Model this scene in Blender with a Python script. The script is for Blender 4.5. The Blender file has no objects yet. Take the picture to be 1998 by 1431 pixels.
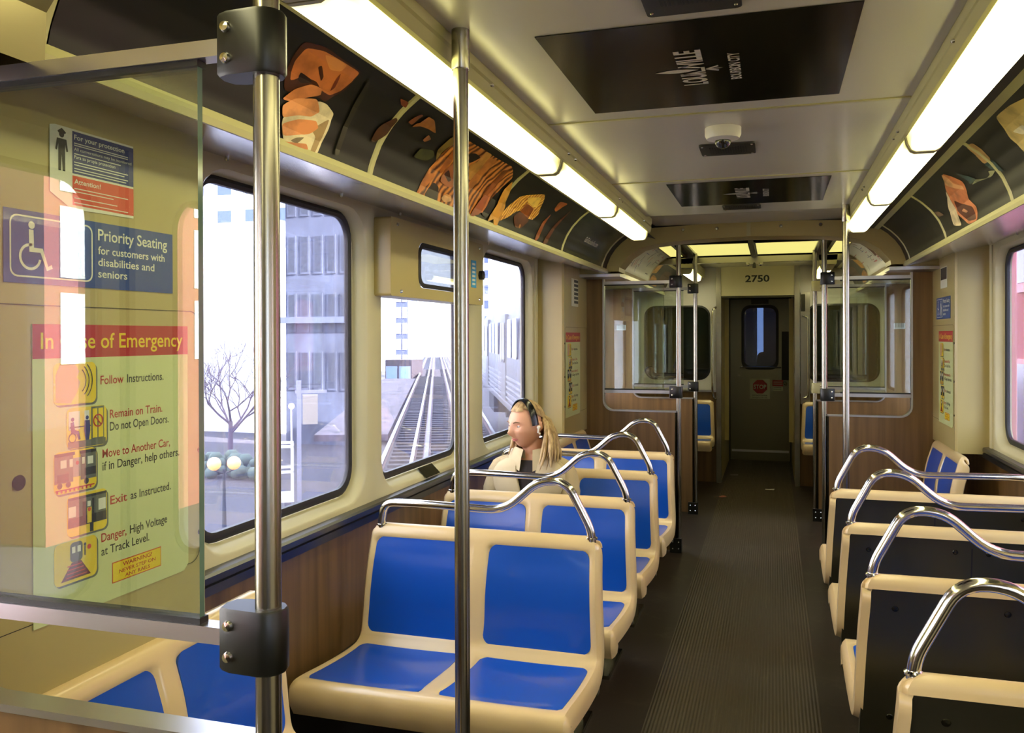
import bpy, bmesh, math, random
from mathutils import Vector, Matrix
random.seed(7)
SC = bpy.context.scene
COL = SC.collection
PI = math.pi

# ---------------------------------------------------------------- camera
def make_camera():
    f, yaw, pitch, roll, py = 1649.6, .2994, -.0041, -.0029, 663.7
    cam = bpy.data.cameras.new('camera'); ob = bpy.data.objects.new('camera', cam); COL.objects.link(ob)
    fw = Vector((-math.sin(yaw)*math.cos(pitch), math.cos(yaw)*math.cos(pitch), math.sin(pitch)))
    r = Vector((math.cos(yaw), math.sin(yaw), 0)); u = r.cross(fw)
    r2 = r*math.cos(roll) + u*math.sin(roll); u2 = u*math.cos(roll) - r*math.sin(roll)
    m = Matrix((r2, u2, -fw)).transposed().to_4x4(); m.translation = Vector((.15, 0, 1.5))
    ob.matrix_world = m
    cam.sensor_fit = 'HORIZONTAL'; cam.sensor_width = 36; cam.lens = f/1998*36
    cam.shift_y = -(715.5-py)/1998
    cam.clip_start = .02; cam.clip_end = 600
    SC.camera = ob
make_camera()
SC.view_settings.view_transform = 'Standard'; SC.view_settings.look = 'None'
SC.view_settings.gamma = 1; SC.view_settings.use_curve_mapping = False
SC.view_settings.exposure = 0.5
# ---------------------------------------------------------------- daylight
wd = bpy.data.worlds.new('sky'); SC.world = wd; wd.use_nodes = True
bgn = wd.node_tree.nodes['Background']
bgn.inputs['Color'].default_value = (.80, .88, 1, 1); bgn.inputs['Strength'].default_value = 8.0
sun = bpy.data.lights.new('sun', 'SUN'); sun.energy = 60; sun.angle = .01; sun.color = (1, .96, .90)
so = bpy.data.objects.new('sun', sun); COL.objects.link(so)
so.rotation_euler = Vector((-.85, .20, -.48)).to_track_quat('-Z', 'Y').to_euler()
try:
    SC.cycles.max_bounces = 10; SC.cycles.transparent_max_bounces = 24
    SC.cycles.glossy_bounces = 5; SC.cycles.diffuse_bounces = 4
    SC.cycles.use_denoising = True; SC.cycles.sample_clamp_indirect = 25
    SC.cycles.caustics_reflective = False; SC.cycles.caustics_refractive = False
except Exception: pass

# ---------------------------------------------------------------- materials
def lin(c):
    def g(v):
        v /= 255
        return v/12.92 if v <= .04045 else ((v+.055)/1.055)**2.4
    return tuple(g(v) for v in c[:3]) + (1,)
MATS = {}
def mat(name, rgb=(128,)*3, rough=.5, metal=0, emit=0, spec=None, noise=None, bump=None, linear=None, coat=0, emitcol=None):
    """rgb sRGB 0-255; noise=(scale xyz, rgb2, lo, hi) mixes a second colour by stretched noise; bump=(scale xyz, strength)"""
    if name in MATS: return MATS[name]
    m = bpy.data.materials.new(name); m.use_nodes = True
    nt = m.node_tree; b = nt.nodes['Principled BSDF']
    col = linear if linear else lin(rgb)
    b.inputs['Base Color'].default_value = col
    b.inputs['Roughness'].default_value = rough; b.inputs['Metallic'].default_value = metal
    if spec is not None: b.inputs['Specular IOR Level'].default_value = spec
    if coat: b.inputs['Coat Weight'].default_value = coat; b.inputs['Coat Roughness'].default_value = .08
    if emit:
        b.inputs['Emission Color'].default_value = lin(emitcol) if emitcol else col
        b.inputs['Emission Strength'].default_value = emit
    tc = None
    def coords(scale):
        nonlocal tc
        tc = tc or nt.nodes.new('ShaderNodeTexCoord')
        mp = nt.nodes.new('ShaderNodeMapping'); mp.inputs['Scale'].default_value = scale
        nt.links.new(tc.outputs['Object'], mp.inputs['Vector']); return mp.outputs['Vector']
    if noise:
        n = nt.nodes.new('ShaderNodeTexNoise'); n.inputs['Scale'].default_value = 1; n.inputs['Detail'].default_value = 5
        nt.links.new(coords(noise[0]), n.inputs['Vector'])
        r = nt.nodes.new('ShaderNodeMapRange'); r.inputs['From Min'].default_value = noise[2]; r.inputs['From Max'].default_value = noise[3]
        nt.links.new(n.outputs['Fac'], r.inputs['Value'])
        mx = nt.nodes.new('ShaderNodeMix'); mx.data_type = 'RGBA'
        mx.inputs['A'].default_value = col; mx.inputs['B'].default_value = lin(noise[1])
        nt.links.new(r.outputs['Result'], mx.inputs['Factor']); nt.links.new(mx.outputs['Result'], b.inputs['Base Color'])
    if bump:
        n = nt.nodes.new('ShaderNodeTexNoise'); n.inputs['Scale'].default_value = 1; n.inputs['Detail'].default_value = 3
        nt.links.new(coords(bump[0]), n.inputs['Vector'])
        bp = nt.nodes.new('ShaderNodeBump'); bp.inputs['Strength'].default_value = bump[1]; bp.inputs['Distance'].default_value = .01
        nt.links.new(n.outputs['Fac'], bp.inputs['Height']); nt.links.new(bp.outputs['Normal'], b.inputs['Normal'])
    MATS[name] = m; return m
def pane_mat(name, tint, ior, dirt, dirtcol=(200, 205, 235), rough=0.0, dscale=(3, 6, 2)):
    """clear sheet: fresnel reflection over transparent, plus a film of dirt"""
    if name in MATS: return MATS[name]
    m = bpy.data.materials.new(name); m.use_nodes = True; nt = m.node_tree; nt.nodes.clear()
    N = nt.nodes.new; out = N('ShaderNodeOutputMaterial')
    tr = N('ShaderNodeBsdfTransparent'); tr.inputs['Color'].default_value = tuple(tint)+(1,)
    gl = N('ShaderNodeBsdfGlossy'); gl.inputs['Roughness'].default_value = rough; gl.inputs['Color'].default_value = (1, 1, 1, 1)
    f0 = ((ior-1)/(ior+1))**2                       # Schlick's Fresnel term, the same from both sides of the sheet
    lw = N('ShaderNodeLayerWeight'); lw.inputs['Blend'].default_value = .5
    pw = N('ShaderNodeMath'); pw.operation = 'POWER'; pw.inputs[1].default_value = 5; nt.links.new(lw.outputs['Facing'], pw.inputs[0])
    ma = N('ShaderNodeMath'); ma.operation = 'MULTIPLY_ADD'; ma.inputs[1].default_value = 1-f0; ma.inputs[2].default_value = f0; nt.links.new(pw.outputs[0], ma.inputs[0])
    m1 = N('ShaderNodeMixShader'); nt.links.new(ma.outputs[0], m1.inputs[0]); nt.links.new(tr.outputs[0], m1.inputs[1]); nt.links.new(gl.outputs[0], m1.inputs[2])
    if dirt:
        di = N('ShaderNodeBsdfDiffuse'); di.inputs['Color'].default_value = lin(dirtcol)
        tl = N('ShaderNodeBsdfTranslucent'); tl.inputs['Color'].default_value = lin(dirtcol)
        ad = N('ShaderNodeMixShader'); ad.inputs[0].default_value = .6
        nt.links.new(di.outputs[0], ad.inputs[1]); nt.links.new(tl.outputs[0], ad.inputs[2])
        tc = N('ShaderNodeTexCoord'); mp = N('ShaderNodeMapping'); mp.inputs['Scale'].default_value = dscale
        nz = N('ShaderNodeTexNoise'); nz.inputs['Scale'].default_value = 1; nz.inputs['Detail'].default_value = 6
        nt.links.new(tc.outputs['Object'], mp.inputs[0]); nt.links.new(mp.outputs[0], nz.inputs['Vector'])
        mr = N('ShaderNodeMapRange'); mr.inputs['From Min'].default_value = .3; mr.inputs['From Max'].default_value = .8
        mr.inputs['To Min'].default_value = dirt*.5; mr.inputs['To Max'].default_value = dirt*1.6
        nt.links.new(nz.outputs['Fac'], mr.inputs['Value'])
        m2 = N('ShaderNodeMixShader'); nt.links.new(mr.outputs[0], m2.inputs[0]); nt.links.new(m1.outputs[0], m2.inputs[1]); nt.links.new(ad.outputs[0], m2.inputs[2])
        m1 = m2
    nt.links.new(m1.outputs[0], out.inputs[0]); MATS[name] = m; return m

def brick_mat(name, c1, c2, mortar, scale, rough=.8):
    if name in MATS: return MATS[name]
    m = mat(name, c1, rough); nt = m.node_tree; b = nt.nodes['Principled BSDF']
    tc = nt.nodes.new('ShaderNodeTexCoord'); br = nt.nodes.new('ShaderNodeTexBrick')
    sx = nt.nodes.new('ShaderNodeSeparateXYZ'); cb = nt.nodes.new('ShaderNodeCombineXYZ'); ad = nt.nodes.new('ShaderNodeMath'); ad.operation = 'ADD'
    nt.links.new(tc.outputs['Object'], sx.inputs[0]); nt.links.new(sx.outputs['X'], ad.inputs[0]); nt.links.new(sx.outputs['Y'], ad.inputs[1])
    nt.links.new(ad.outputs[0], cb.inputs['X']); nt.links.new(sx.outputs['Z'], cb.inputs['Y']); nt.links.new(cb.outputs[0], br.inputs['Vector'])
    br.inputs['Color1'].default_value = lin(c1); br.inputs['Color2'].default_value = lin(c2); br.inputs['Mortar'].default_value = lin(mortar)
    br.inputs['Scale'].default_value = scale; br.inputs['Mortar Size'].default_value = .03
    nt.links.new(br.outputs['Color'], b.inputs['Base Color']); return m

def floor_mat():
    m = mat('rubber_floor', (64, 57, 42), .55); nt = m.node_tree; b = nt.nodes['Principled BSDF']; N = nt.nodes.new
    tc = N('ShaderNodeTexCoord'); sx = N('ShaderNodeSeparateXYZ'); nt.links.new(tc.outputs['Object'], sx.inputs[0])
    def math_(op, a, bb=None):
        n = N('ShaderNodeMath'); n.operation = op
        for i, v in enumerate((a, bb)):
            if v is None: continue
            if isinstance(v, (int, float)): n.inputs[i].default_value = v
            else: nt.links.new(v, n.inputs[i])
        return n.outputs[0]
    ax = math_('ABSOLUTE', sx.outputs['X'])
    aisle = math_('LESS_THAN', ax, .33)                       # ribbed runner between the seats
    rib = math_('MULTIPLY', math_('SINE', math_('MULTIPLY', sx.outputs['X'], 2*PI/.014)), .5)
    rib = math_('MULTIPLY', rib, aisle)
    nz = N('ShaderNodeTexNoise'); nz.inputs['Scale'].default_value = 5; nz.inputs['Detail'].default_value = 8; nz.inputs['Roughness'].default_value = .7
    nt.links.new(tc.outputs['Object'], nz.inputs['Vector'])
    mp = N('ShaderNodeMapping'); mp.inputs['Scale'].default_value = (60, 2.5, 1); nt.links.new(tc.outputs['Object'], mp.inputs[0])
    n2 = N('ShaderNodeTexNoise'); n2.inputs['Scale'].default_value = 1; n2.inputs['Detail'].default_value = 4; nt.links.new(mp.outputs[0], n2.inputs['Vector'])
    st = N('ShaderNodeMapRange'); st.inputs['From Min'].default_value = .55; st.inputs['From Max'].default_value = .75; nt.links.new(nz.outputs['Fac'], st.inputs['Value'])
    sc = N('ShaderNodeMapRange'); sc.inputs['From Min'].default_value = .62; sc.inputs['From Max'].default_value = .8; sc.inputs['To Max'].default_value = .55; nt.links.new(n2.outputs['Fac'], sc.inputs['Value'])
    side = N('ShaderNodeMix'); side.data_type = 'RGBA'; side.inputs['A'].default_value = lin((42, 30, 18)); side.inputs['B'].default_value = lin((70, 60, 42)); nt.links.new(st.outputs[0], side.inputs['Factor'])
    run = N('ShaderNodeMix'); run.data_type = 'RGBA'; run.inputs['A'].default_value = lin((68, 58, 39)); run.inputs['B'].default_value = lin((118, 108, 76)); nt.links.new(sc.outputs[0], run.inputs['Factor'])
    mx = N('ShaderNodeMix'); mx.data_type = 'RGBA'; nt.links.new(aisle, mx.inputs['Factor']); nt.links.new(side.outputs['Result'], mx.inputs['A']); nt.links.new(run.outputs['Result'], mx.inputs['B'])
    nt.links.new(mx.outputs['Result'], b.inputs['Base Color'])
    bp = N('ShaderNodeBump'); bp.inputs['Strength'].default_value = .7; bp.inputs['Distance'].default_value = .004
    nt.links.new(rib, bp.inputs['Height']); nt.links.new(bp.outputs[0], b.inputs['Normal'])
    return m

def swirl_mat(name, c1, c2, scale, dist, rough=.38):
    """printed flowing streaks: distorted bands between two inks"""
    m = mat(name, c1, rough, spec=.3); nt = m.node_tree; b = nt.nodes['Principled BSDF']; N = nt.nodes.new
    tc = N('ShaderNodeTexCoord'); mp = N('ShaderNodeMapping'); mp.inputs['Scale'].default_value = scale; mp.inputs['Rotation'].default_value = (.5, 0, 0)
    w = N('ShaderNodeTexWave'); w.inputs['Scale'].default_value = 1; w.inputs['Distortion'].default_value = dist; w.inputs['Detail'].default_value = 4; w.inputs['Detail Scale'].default_value = 1.2; w.bands_direction = 'Y'
    nt.links.new(tc.outputs['Object'], mp.inputs[0]); nt.links.new(mp.outputs[0], w.inputs['Vector'])
    mx = N('ShaderNodeMix'); mx.data_type = 'RGBA'; mx.inputs['A'].default_value = lin(c1); mx.inputs['B'].default_value = lin(c2)
    nt.links.new(w.outputs['Fac'], mx.inputs['Factor']); nt.links.new(mx.outputs['Result'], b.inputs['Base Color']); return m

def lens_mat():
    """ribbed diffuser of a fluorescent strip: dimmer at the two ends the tube does not reach (object space, y along the strip)"""
    m = mat('lamp_diffuser', (250, 246, 190), .35); nt = m.node_tree; b = nt.nodes['Principled BSDF']; N = nt.nodes.new
    tc = N('ShaderNodeTexCoord'); sx = N('ShaderNodeSeparateXYZ'); nt.links.new(tc.outputs['Generated'], sx.inputs[0])
    a = N('ShaderNodeMath'); a.operation = 'SUBTRACT'; nt.links.new(sx.outputs['Y'], a.inputs[0]); a.inputs[1].default_value = .5
    c = N('ShaderNodeMath'); c.operation = 'ABSOLUTE'; nt.links.new(a.outputs[0], c.inputs[0])
    r = N('ShaderNodeMapRange'); r.interpolation_type = 'SMOOTHSTEP'; r.inputs['From Min'].default_value = .5; r.inputs['From Max'].default_value = .42
    r.inputs['To Min'].default_value = .9; r.inputs['To Max'].default_value = LENS_E; nt.links.new(c.outputs[0], r.inputs['Value'])
    # the upper edges, away from the tube, glow weaker and yellower than the bottom face
    z = N('ShaderNodeMapRange'); z.interpolation_type = 'SMOOTHSTEP'; z.inputs['From Min'].default_value = .06; z.inputs['From Max'].default_value = .62
    nt.links.new(sx.outputs['Z'], z.inputs['Value'])
    mx = N('ShaderNodeMix'); mx.data_type = 'RGBA'; mx.inputs['A'].default_value = lin((255, 246, 190)); mx.inputs['B'].default_value = lin((255, 244, 140))
    nt.links.new(z.outputs[0], mx.inputs['Factor']); nt.links.new(mx.outputs['Result'], b.inputs['Emission Color'])
    e = N('ShaderNodeMapRange'); e.inputs['To Min'].default_value = 1; e.inputs['To Max'].default_value = .26; nt.links.new(z.outputs[0], e.inputs['Value'])
    p = N('ShaderNodeMath'); p.operation = 'MULTIPLY'; nt.links.new(r.outputs[0], p.inputs[0]); nt.links.new(e.outputs[0], p.inputs[1])
    nt.links.new(p.outputs[0], b.inputs['Emission Strength'])
    return m
LENS_E = 10.0
M = dict(
    cream=mat('cream_laminate', (206, 198, 160), .32, noise=((1.5, 1.5, .6), (190, 180, 138), .35, .7)),
    tan=mat('tan_laminate', (186, 170, 112), .3, noise=((1.2, 1.2, .6), (172, 154, 96), .3, .75)),
    ceil=mat('ceiling_laminate', (202, 198, 186), .2, bump=((2.2, .35, 1), .10)),
    white=mat('white_trim', (218, 214, 205), .35),
    greige=mat('cove_trim', (176, 170, 122), .35),
    soffit=mat('soffit_metal', (206, 206, 206), .22, metal=.85),
    wood=mat('wood_laminate', (98, 72, 40), .36, noise=((26, 26, 1.1), (132, 100, 60), .3, .75)),
    steel=mat('brushed_steel', (160, 156, 144), .24, metal=1),
    chrome=mat('polished_steel', (222, 220, 214), .13, metal=1),
    alu=mat('aluminium_trim', (186, 184, 188), .3, metal=1),
    dsteel=mat('dark_steel', (70, 68, 58), .24, metal=1, bump=((14, 14, .6), .04)),
    bsteel=mat('seat_back_steel', (74, 71, 56), .32, metal=.75, bump=((9, 9, .5), .05)),
    rail=mat('belt_rail_metal', (92, 92, 98), .28, metal=.9),
    black=mat('black_rubber', (14, 14, 15), .5),
    plastic=mat('black_plastic', (14, 15, 10), .38),
    dark=mat('dark_recess', (38, 32, 20), .6),
    heater=mat('heater_cover', (30, 27, 22), .5),
    shell=mat('seat_shell', (222, 194, 142), .3, coat=.3),
    pad=mat('seat_pad', (0, 78, 184), .34, coat=.35),
    floor=floor_mat(),
    lens=lens_mat(),
    panel=mat('ceiling_light_panel', (225, 215, 120), .5, emit=.72, emitcol=(238, 228, 132)),
    adbk=mat('poster_black', (16, 15, 11), .14), rackbk=mat('rack_card_black', (20, 18, 11), .38, spec=.3),
    adgn=mat('poster_dark_olive', (34, 34, 20), .2),
    adtx=mat('poster_print', (206, 200, 186), .3),
    vent=mat('vent_grille', (38, 34, 26), .45),
    glass=pane_mat('window_glass', (.76, .77, .81), 1.5, .034, (196, 196, 240)),
    doorglass=pane_mat('door_window_glass', (.93, .94, .95), 1.5, .02),
    screen=pane_mat('screen_glass', (.90, .95, .90), 1.75, .006, (205, 205, 190)),
    gedge=mat('glass_edge', (120, 150, 130), .1),
    dglass=mat('cab_glass', (16, 22, 20), .06),
    green_w=mat('sign_ivory', (206, 212, 150), .35),
    s_red=mat('sign_red', (178, 26, 30), .4),
    s_blue=mat('sign_blue', (8, 62, 138), .35),
    s_navy=mat('sign_navy', (16, 38, 110), .35),
    s_white=mat('sign_white', (224, 224, 204), .4),
    s_yel=mat('sign_yellow', (236, 206, 24), .4),
    s_blk=mat('sign_ink', (22, 24, 24), .5),
    s_grey=mat('sign_grey', (92, 96, 84), .5),
    s_lred=mat('sign_orange', (214, 74, 44), .4),
    s_cyan=mat('sign_cyan', (40, 150, 205), .4),
)

# ---------------------------------------------------------------- mesh helpers
class MB:
    def __init__(s): s.v = []; s.f = []; s.mi = []; s.mats = []; s.cur = 0
    def m(s, material):
        if material not in s.mats: s.mats.append(material)
        s.cur = s.mats.index(material); return s
    def add(s, vs, fs):
        o = len(s.v); s.v += [tuple(v) for v in vs]
        s.f += [tuple(i+o for i in f) for f in fs]; s.mi += [s.cur]*len(fs); return s
    def poly(s, pts): return s.add(pts, [tuple(range(len(pts)))])
    def box(s, x0, x1, y0, y1, z0, z1):
        return s.add([(x, y, z) for x in (x0, x1) for y in (y0, y1) for z in (z0, z1)],
                     [(0, 1, 3, 2), (4, 6, 7, 5), (0, 4, 5, 1), (2, 3, 7, 6), (0, 2, 6, 4), (1, 5, 7, 3)])
    def loft(s, loops, closed=True, caps=True):
        n = len(loops[0]); vs = [p for l in loops for p in l]; fs = []
        for k in range(len(loops)-1):
            for i in range(n if closed else n-1):
                j = (i+1) % n; fs.append((k*n+i, k*n+j, (k+1)*n+j, (k+1)*n+i))
        if caps and closed: fs += [tuple(range(n-1, -1, -1)), tuple((len(loops)-1)*n+i for i in range(n))]
        return s.add(vs, fs)
    def prism(s, pts2, axis, a0, a1, caps=True):
        """closed 2D outline swept along an axis; pts2 are the two other coords in xyz order"""
        def P(p, a): return {'x': (a, p[0], p[1]), 'y': (p[0], a, p[1]), 'z': (p[0], p[1], a)}[axis]
        return s.loft([[P(p, a0) for p in pts2], [P(p, a1) for p in pts2]], True, caps)
    def strip(s, pts2, axis, a0, a1, th=None):
        """open profile swept along an axis (sheet); th gives it thickness along the profile normal"""
        if th:
            n = len(pts2); off = []
            for i in range(n):
                a = Vector(pts2[max(0, i-1)]); b = Vector(pts2[min(n-1, i+1)]); d = (b-a).normalized()
                off.append((pts2[i][0]-d.y*th, pts2[i][1]+d.x*th))
            return s.prism(list(pts2)+off[::-1], axis, a0, a1)
        def P(p, a): return {'x': (a, p[0], p[1]), 'y': (p[0], a, p[1]), 'z': (p[0], p[1], a)}[axis]
        return s.loft([[P(p, a0) for p in pts2], [P(p, a1) for p in pts2]], False, False)
    def tube(s, pts, r, n=12, caps=True):
        pts = [Vector(p) for p in pts]; loops = []; up = None
        for i, p in enumerate(pts):
            d = (pts[min(i+1, len(pts)-1)]-pts[max(i-1, 0)]).normalized()
            if up is None: up = d.orthogonal().normalized()
            up = (up-d*up.dot(d)).normalized(); w = d.cross(up)
            rr = r[i] if isinstance(r, (list, tuple)) else r
            loops.append([p+up*math.cos(2*PI*k/n)*rr+w*math.sin(2*PI*k/n)*rr for k in range(n)])
        return s.loft(loops, True, caps)
    def lathe(s, prof, c, axis='z', n=20):
        loops = []
        for r, h in prof:
            L = []
            for k in range(n):
                a = 2*PI*k/n; u, w = r*math.cos(a), r*math.sin(a)
                L.append({'z': (c[0]+u, c[1]+w, c[2]+h), 'y': (c[0]+u, c[1]+h, c[2]+w), 'x': (c[0]+h, c[1]+u, c[2]+w)}[axis])
            loops.append(L)
        return s.loft(loops)
    def sphere(s, c, r, nu=14, nv=9, sc=(1, 1, 1)):
        loops = []
        for j in range(1, nv):
            t = PI*j/nv
            loops.append([(c[0]+sc[0]*r*math.sin(t)*math.cos(2*PI*k/nu), c[1]+sc[1]*r*math.sin(t)*math.sin(2*PI*k/nu), c[2]+sc[2]*r*math.cos(t)) for k in range(nu)])
        return s.loft(loops)
    def grid(s, rows, wrap=False):
        return s.loft(rows, wrap, False)
    def build(s, name, parent=None, smooth=30, recalc=True, flat=False):
        me = bpy.data.meshes.new(name); me.from_pydata(s.v, [], s.f)
        for m_ in s.mats: me.materials.append(m_)
        for p, k in zip(me.polygons, s.mi): p.material_index = k
        if recalc:
            bm = bmesh.new(); bm.from_mesh(me); bmesh.ops.recalc_face_normals(bm, faces=bm.faces); bm.to_mesh(me); bm.free()
        if not flat:
            me.shade_smooth(); me.set_sharp_from_angle(angle=math.radians(smooth))
        ob = bpy.data.objects.new(name, me); COL.objects.link(ob)
        if parent: ob.parent = parent
        return ob
def mb(material): return MB().m(material)
def tag(o, label=None, cat=None, group=None, kind=None):
    if label: o['label'] = label
    if cat: o['category'] = cat
    if group: o['group'] = group
    if kind: o['kind'] = kind
    return o
def empty(name, loc=(0, 0, 0), rz=0, parent=None):
    o = bpy.data.objects.new(name, None); COL.objects.link(o); o.location = loc; o.rotation_euler = (0, 0, rz)
    o.empty_display_size = .05
    if parent: o.parent = parent
    return o
def thing(name, label, cat, loc=(0, 0, 0), rz=0, group=None): return tag(empty(name, loc, rz), label, cat, group)
def structure(name, loc=(0, 0, 0)): return tag(empty(name, loc), kind='structure')
def dup(root, loc=None, rz=None, label=None):
    c = root.copy(); COL.objects.link(c)
    if loc is not None: c.location = loc
    if rz is not None: c.rotation_euler = (0, 0, rz)
    if label: c['label'] = label
    for ch in list(root.children):
        d = ch.copy(); COL.objects.link(d); d.parent = c
        for g in list(ch.children):
            e = g.copy(); COL.objects.link(e); e.parent = d
    return c
def rrect(y0, y1, z0, z1, r, n=6):
    """rounded rectangle outline, counter-clockwise, 4(n+1) points"""
    out = []
    for cy, cz, a0 in ((y1-r, z1-r, 0), (y0+r, z1-r, 90), (y0+r, z0+r, 180), (y1-r, z0+r, 270)):
        for k in range(n+1):
            a = math.radians(a0+90*k/n); out.append((cy+r*math.cos(a), cz+r*math.sin(a)))
    return out
def arcpts(c, r, a0, a1, n):
    return [(c[0]+r*math.cos(math.radians(a0+(a1-a0)*k/n)), c[1]+r*math.sin(math.radians(a0+(a1-a0)*k/n))) for k in range(n+1)]
def bez(pts, rad, n=5):
    """polyline with rounded corners"""
    P = [Vector(p) for p in pts]; out = [P[0]]
    for a, b, c in zip(P, P[1:], P[2:]):
        r = min(rad, (a-b).length*.49, (c-b).length*.49)
        s, e = b+(a-b).normalized()*r, b+(c-b).normalized()*r
        for k in range(n+1):
            t = k/n; out.append(s*(1-t)**2+b*2*t*(1-t)+e*t*t)
    out.append(P[-1]); return out

_tx = {}
def text2d(body, bold=0.0):
    """outline letters as flat 2D geometry with cap height about 1, left aligned"""
    key = (body, bold)
    if key in _tx: return _tx[key]
    cu = bpy.data.curves.new('lettering', 'FONT'); cu.body = body; cu.size = 1.42; cu.offset = bold; cu.resolution_u = 3
    ob = bpy.data.objects.new('lettering', cu); COL.objects.link(ob)
    dg = bpy.context.evaluated_depsgraph_get(); dg.update()
    me = bpy.data.meshes.new_from_object(ob.evaluated_get(dg))
    v = [(p.co.x, p.co.y) for p in me.vertices]; f = [tuple(p.vertices) for p in me.polygons]
    bpy.data.objects.remove(ob); bpy.data.curves.remove(cu); bpy.data.meshes.remove(me)
    _tx[key] = (v, f); return v, f
def text(b, body, o, right, up, h, width=None, bold=.012, sx=1.0, align='l', fn=None):
    """letters of cap height h placed at o (baseline start); width squeezes or stretches to fit"""
    v, f = text2d(body, bold)
    if not v: return b
    x0 = min(p[0] for p in v); x1 = max(p[0] for p in v)
    kx = h*sx if width is None else width/(x1-x0)
    w = kx*(x1-x0); sh = {'l': 0, 'c': -w/2, 'r': -w}[align]
    R, U, O = Vector(right), Vector(up), Vector(o)
    if fn: return b.add([fn(((p[0]-x0)*kx+sh, p[1]*h)) for p in v], f)
    return b.add([O+R*((p[0]-x0)*kx+sh)+U*(p[1]*h) for p in v], f)

# ================================================================ THE CAR BODY
WX = 1.29                     # inner face of the side panels
Y0, Y1 = -3.4, 8.9            # length of the passenger room that is built
fl = mb(M['floor']).box(-1.36, 1.36, Y0, 10.75, -.05, 0).build('floor', flat=True); tag(fl, kind='structure')

COVE = [(.93, 1.952), (.922, 1.984), (.898, 2.041), (.866, 2.087), (.824, 2.129), (.778, 2.163)]
COVE_S = [0]
for a, b in zip(COVE, COVE[1:]): COVE_S.append(COVE_S[-1]+math.hypot(b[0]-a[0], b[1]-a[1]))
def cove_pt(sg, y, s, off=0.0):
    """point on the curved advertisement rack, s metres up the curve, off metres towards the room"""
    s = max(0, min(COVE_S[-1]-1e-6, s))
    for i in range(5):
        if s <= COVE_S[i+1]:
            t = (s-COVE_S[i])/(COVE_S[i+1]-COVE_S[i]); a, b = COVE[i], COVE[i+1]
            d = Vector((b[0]-a[0], b[1]-a[1])).normalized()
            return (sg*(a[0]+(b[0]-a[0])*t-d.y*off), y, a[1]+(b[1]-a[1])*t+d.x*off)
WIN_Z = (.955, 1.93)
WINS = [(1.93, 2.78), (3.02, 3.86), (4.20, 5.06)]
WREAR = [(-2.62, -1.78), (-1.54, -.70)]

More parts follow.
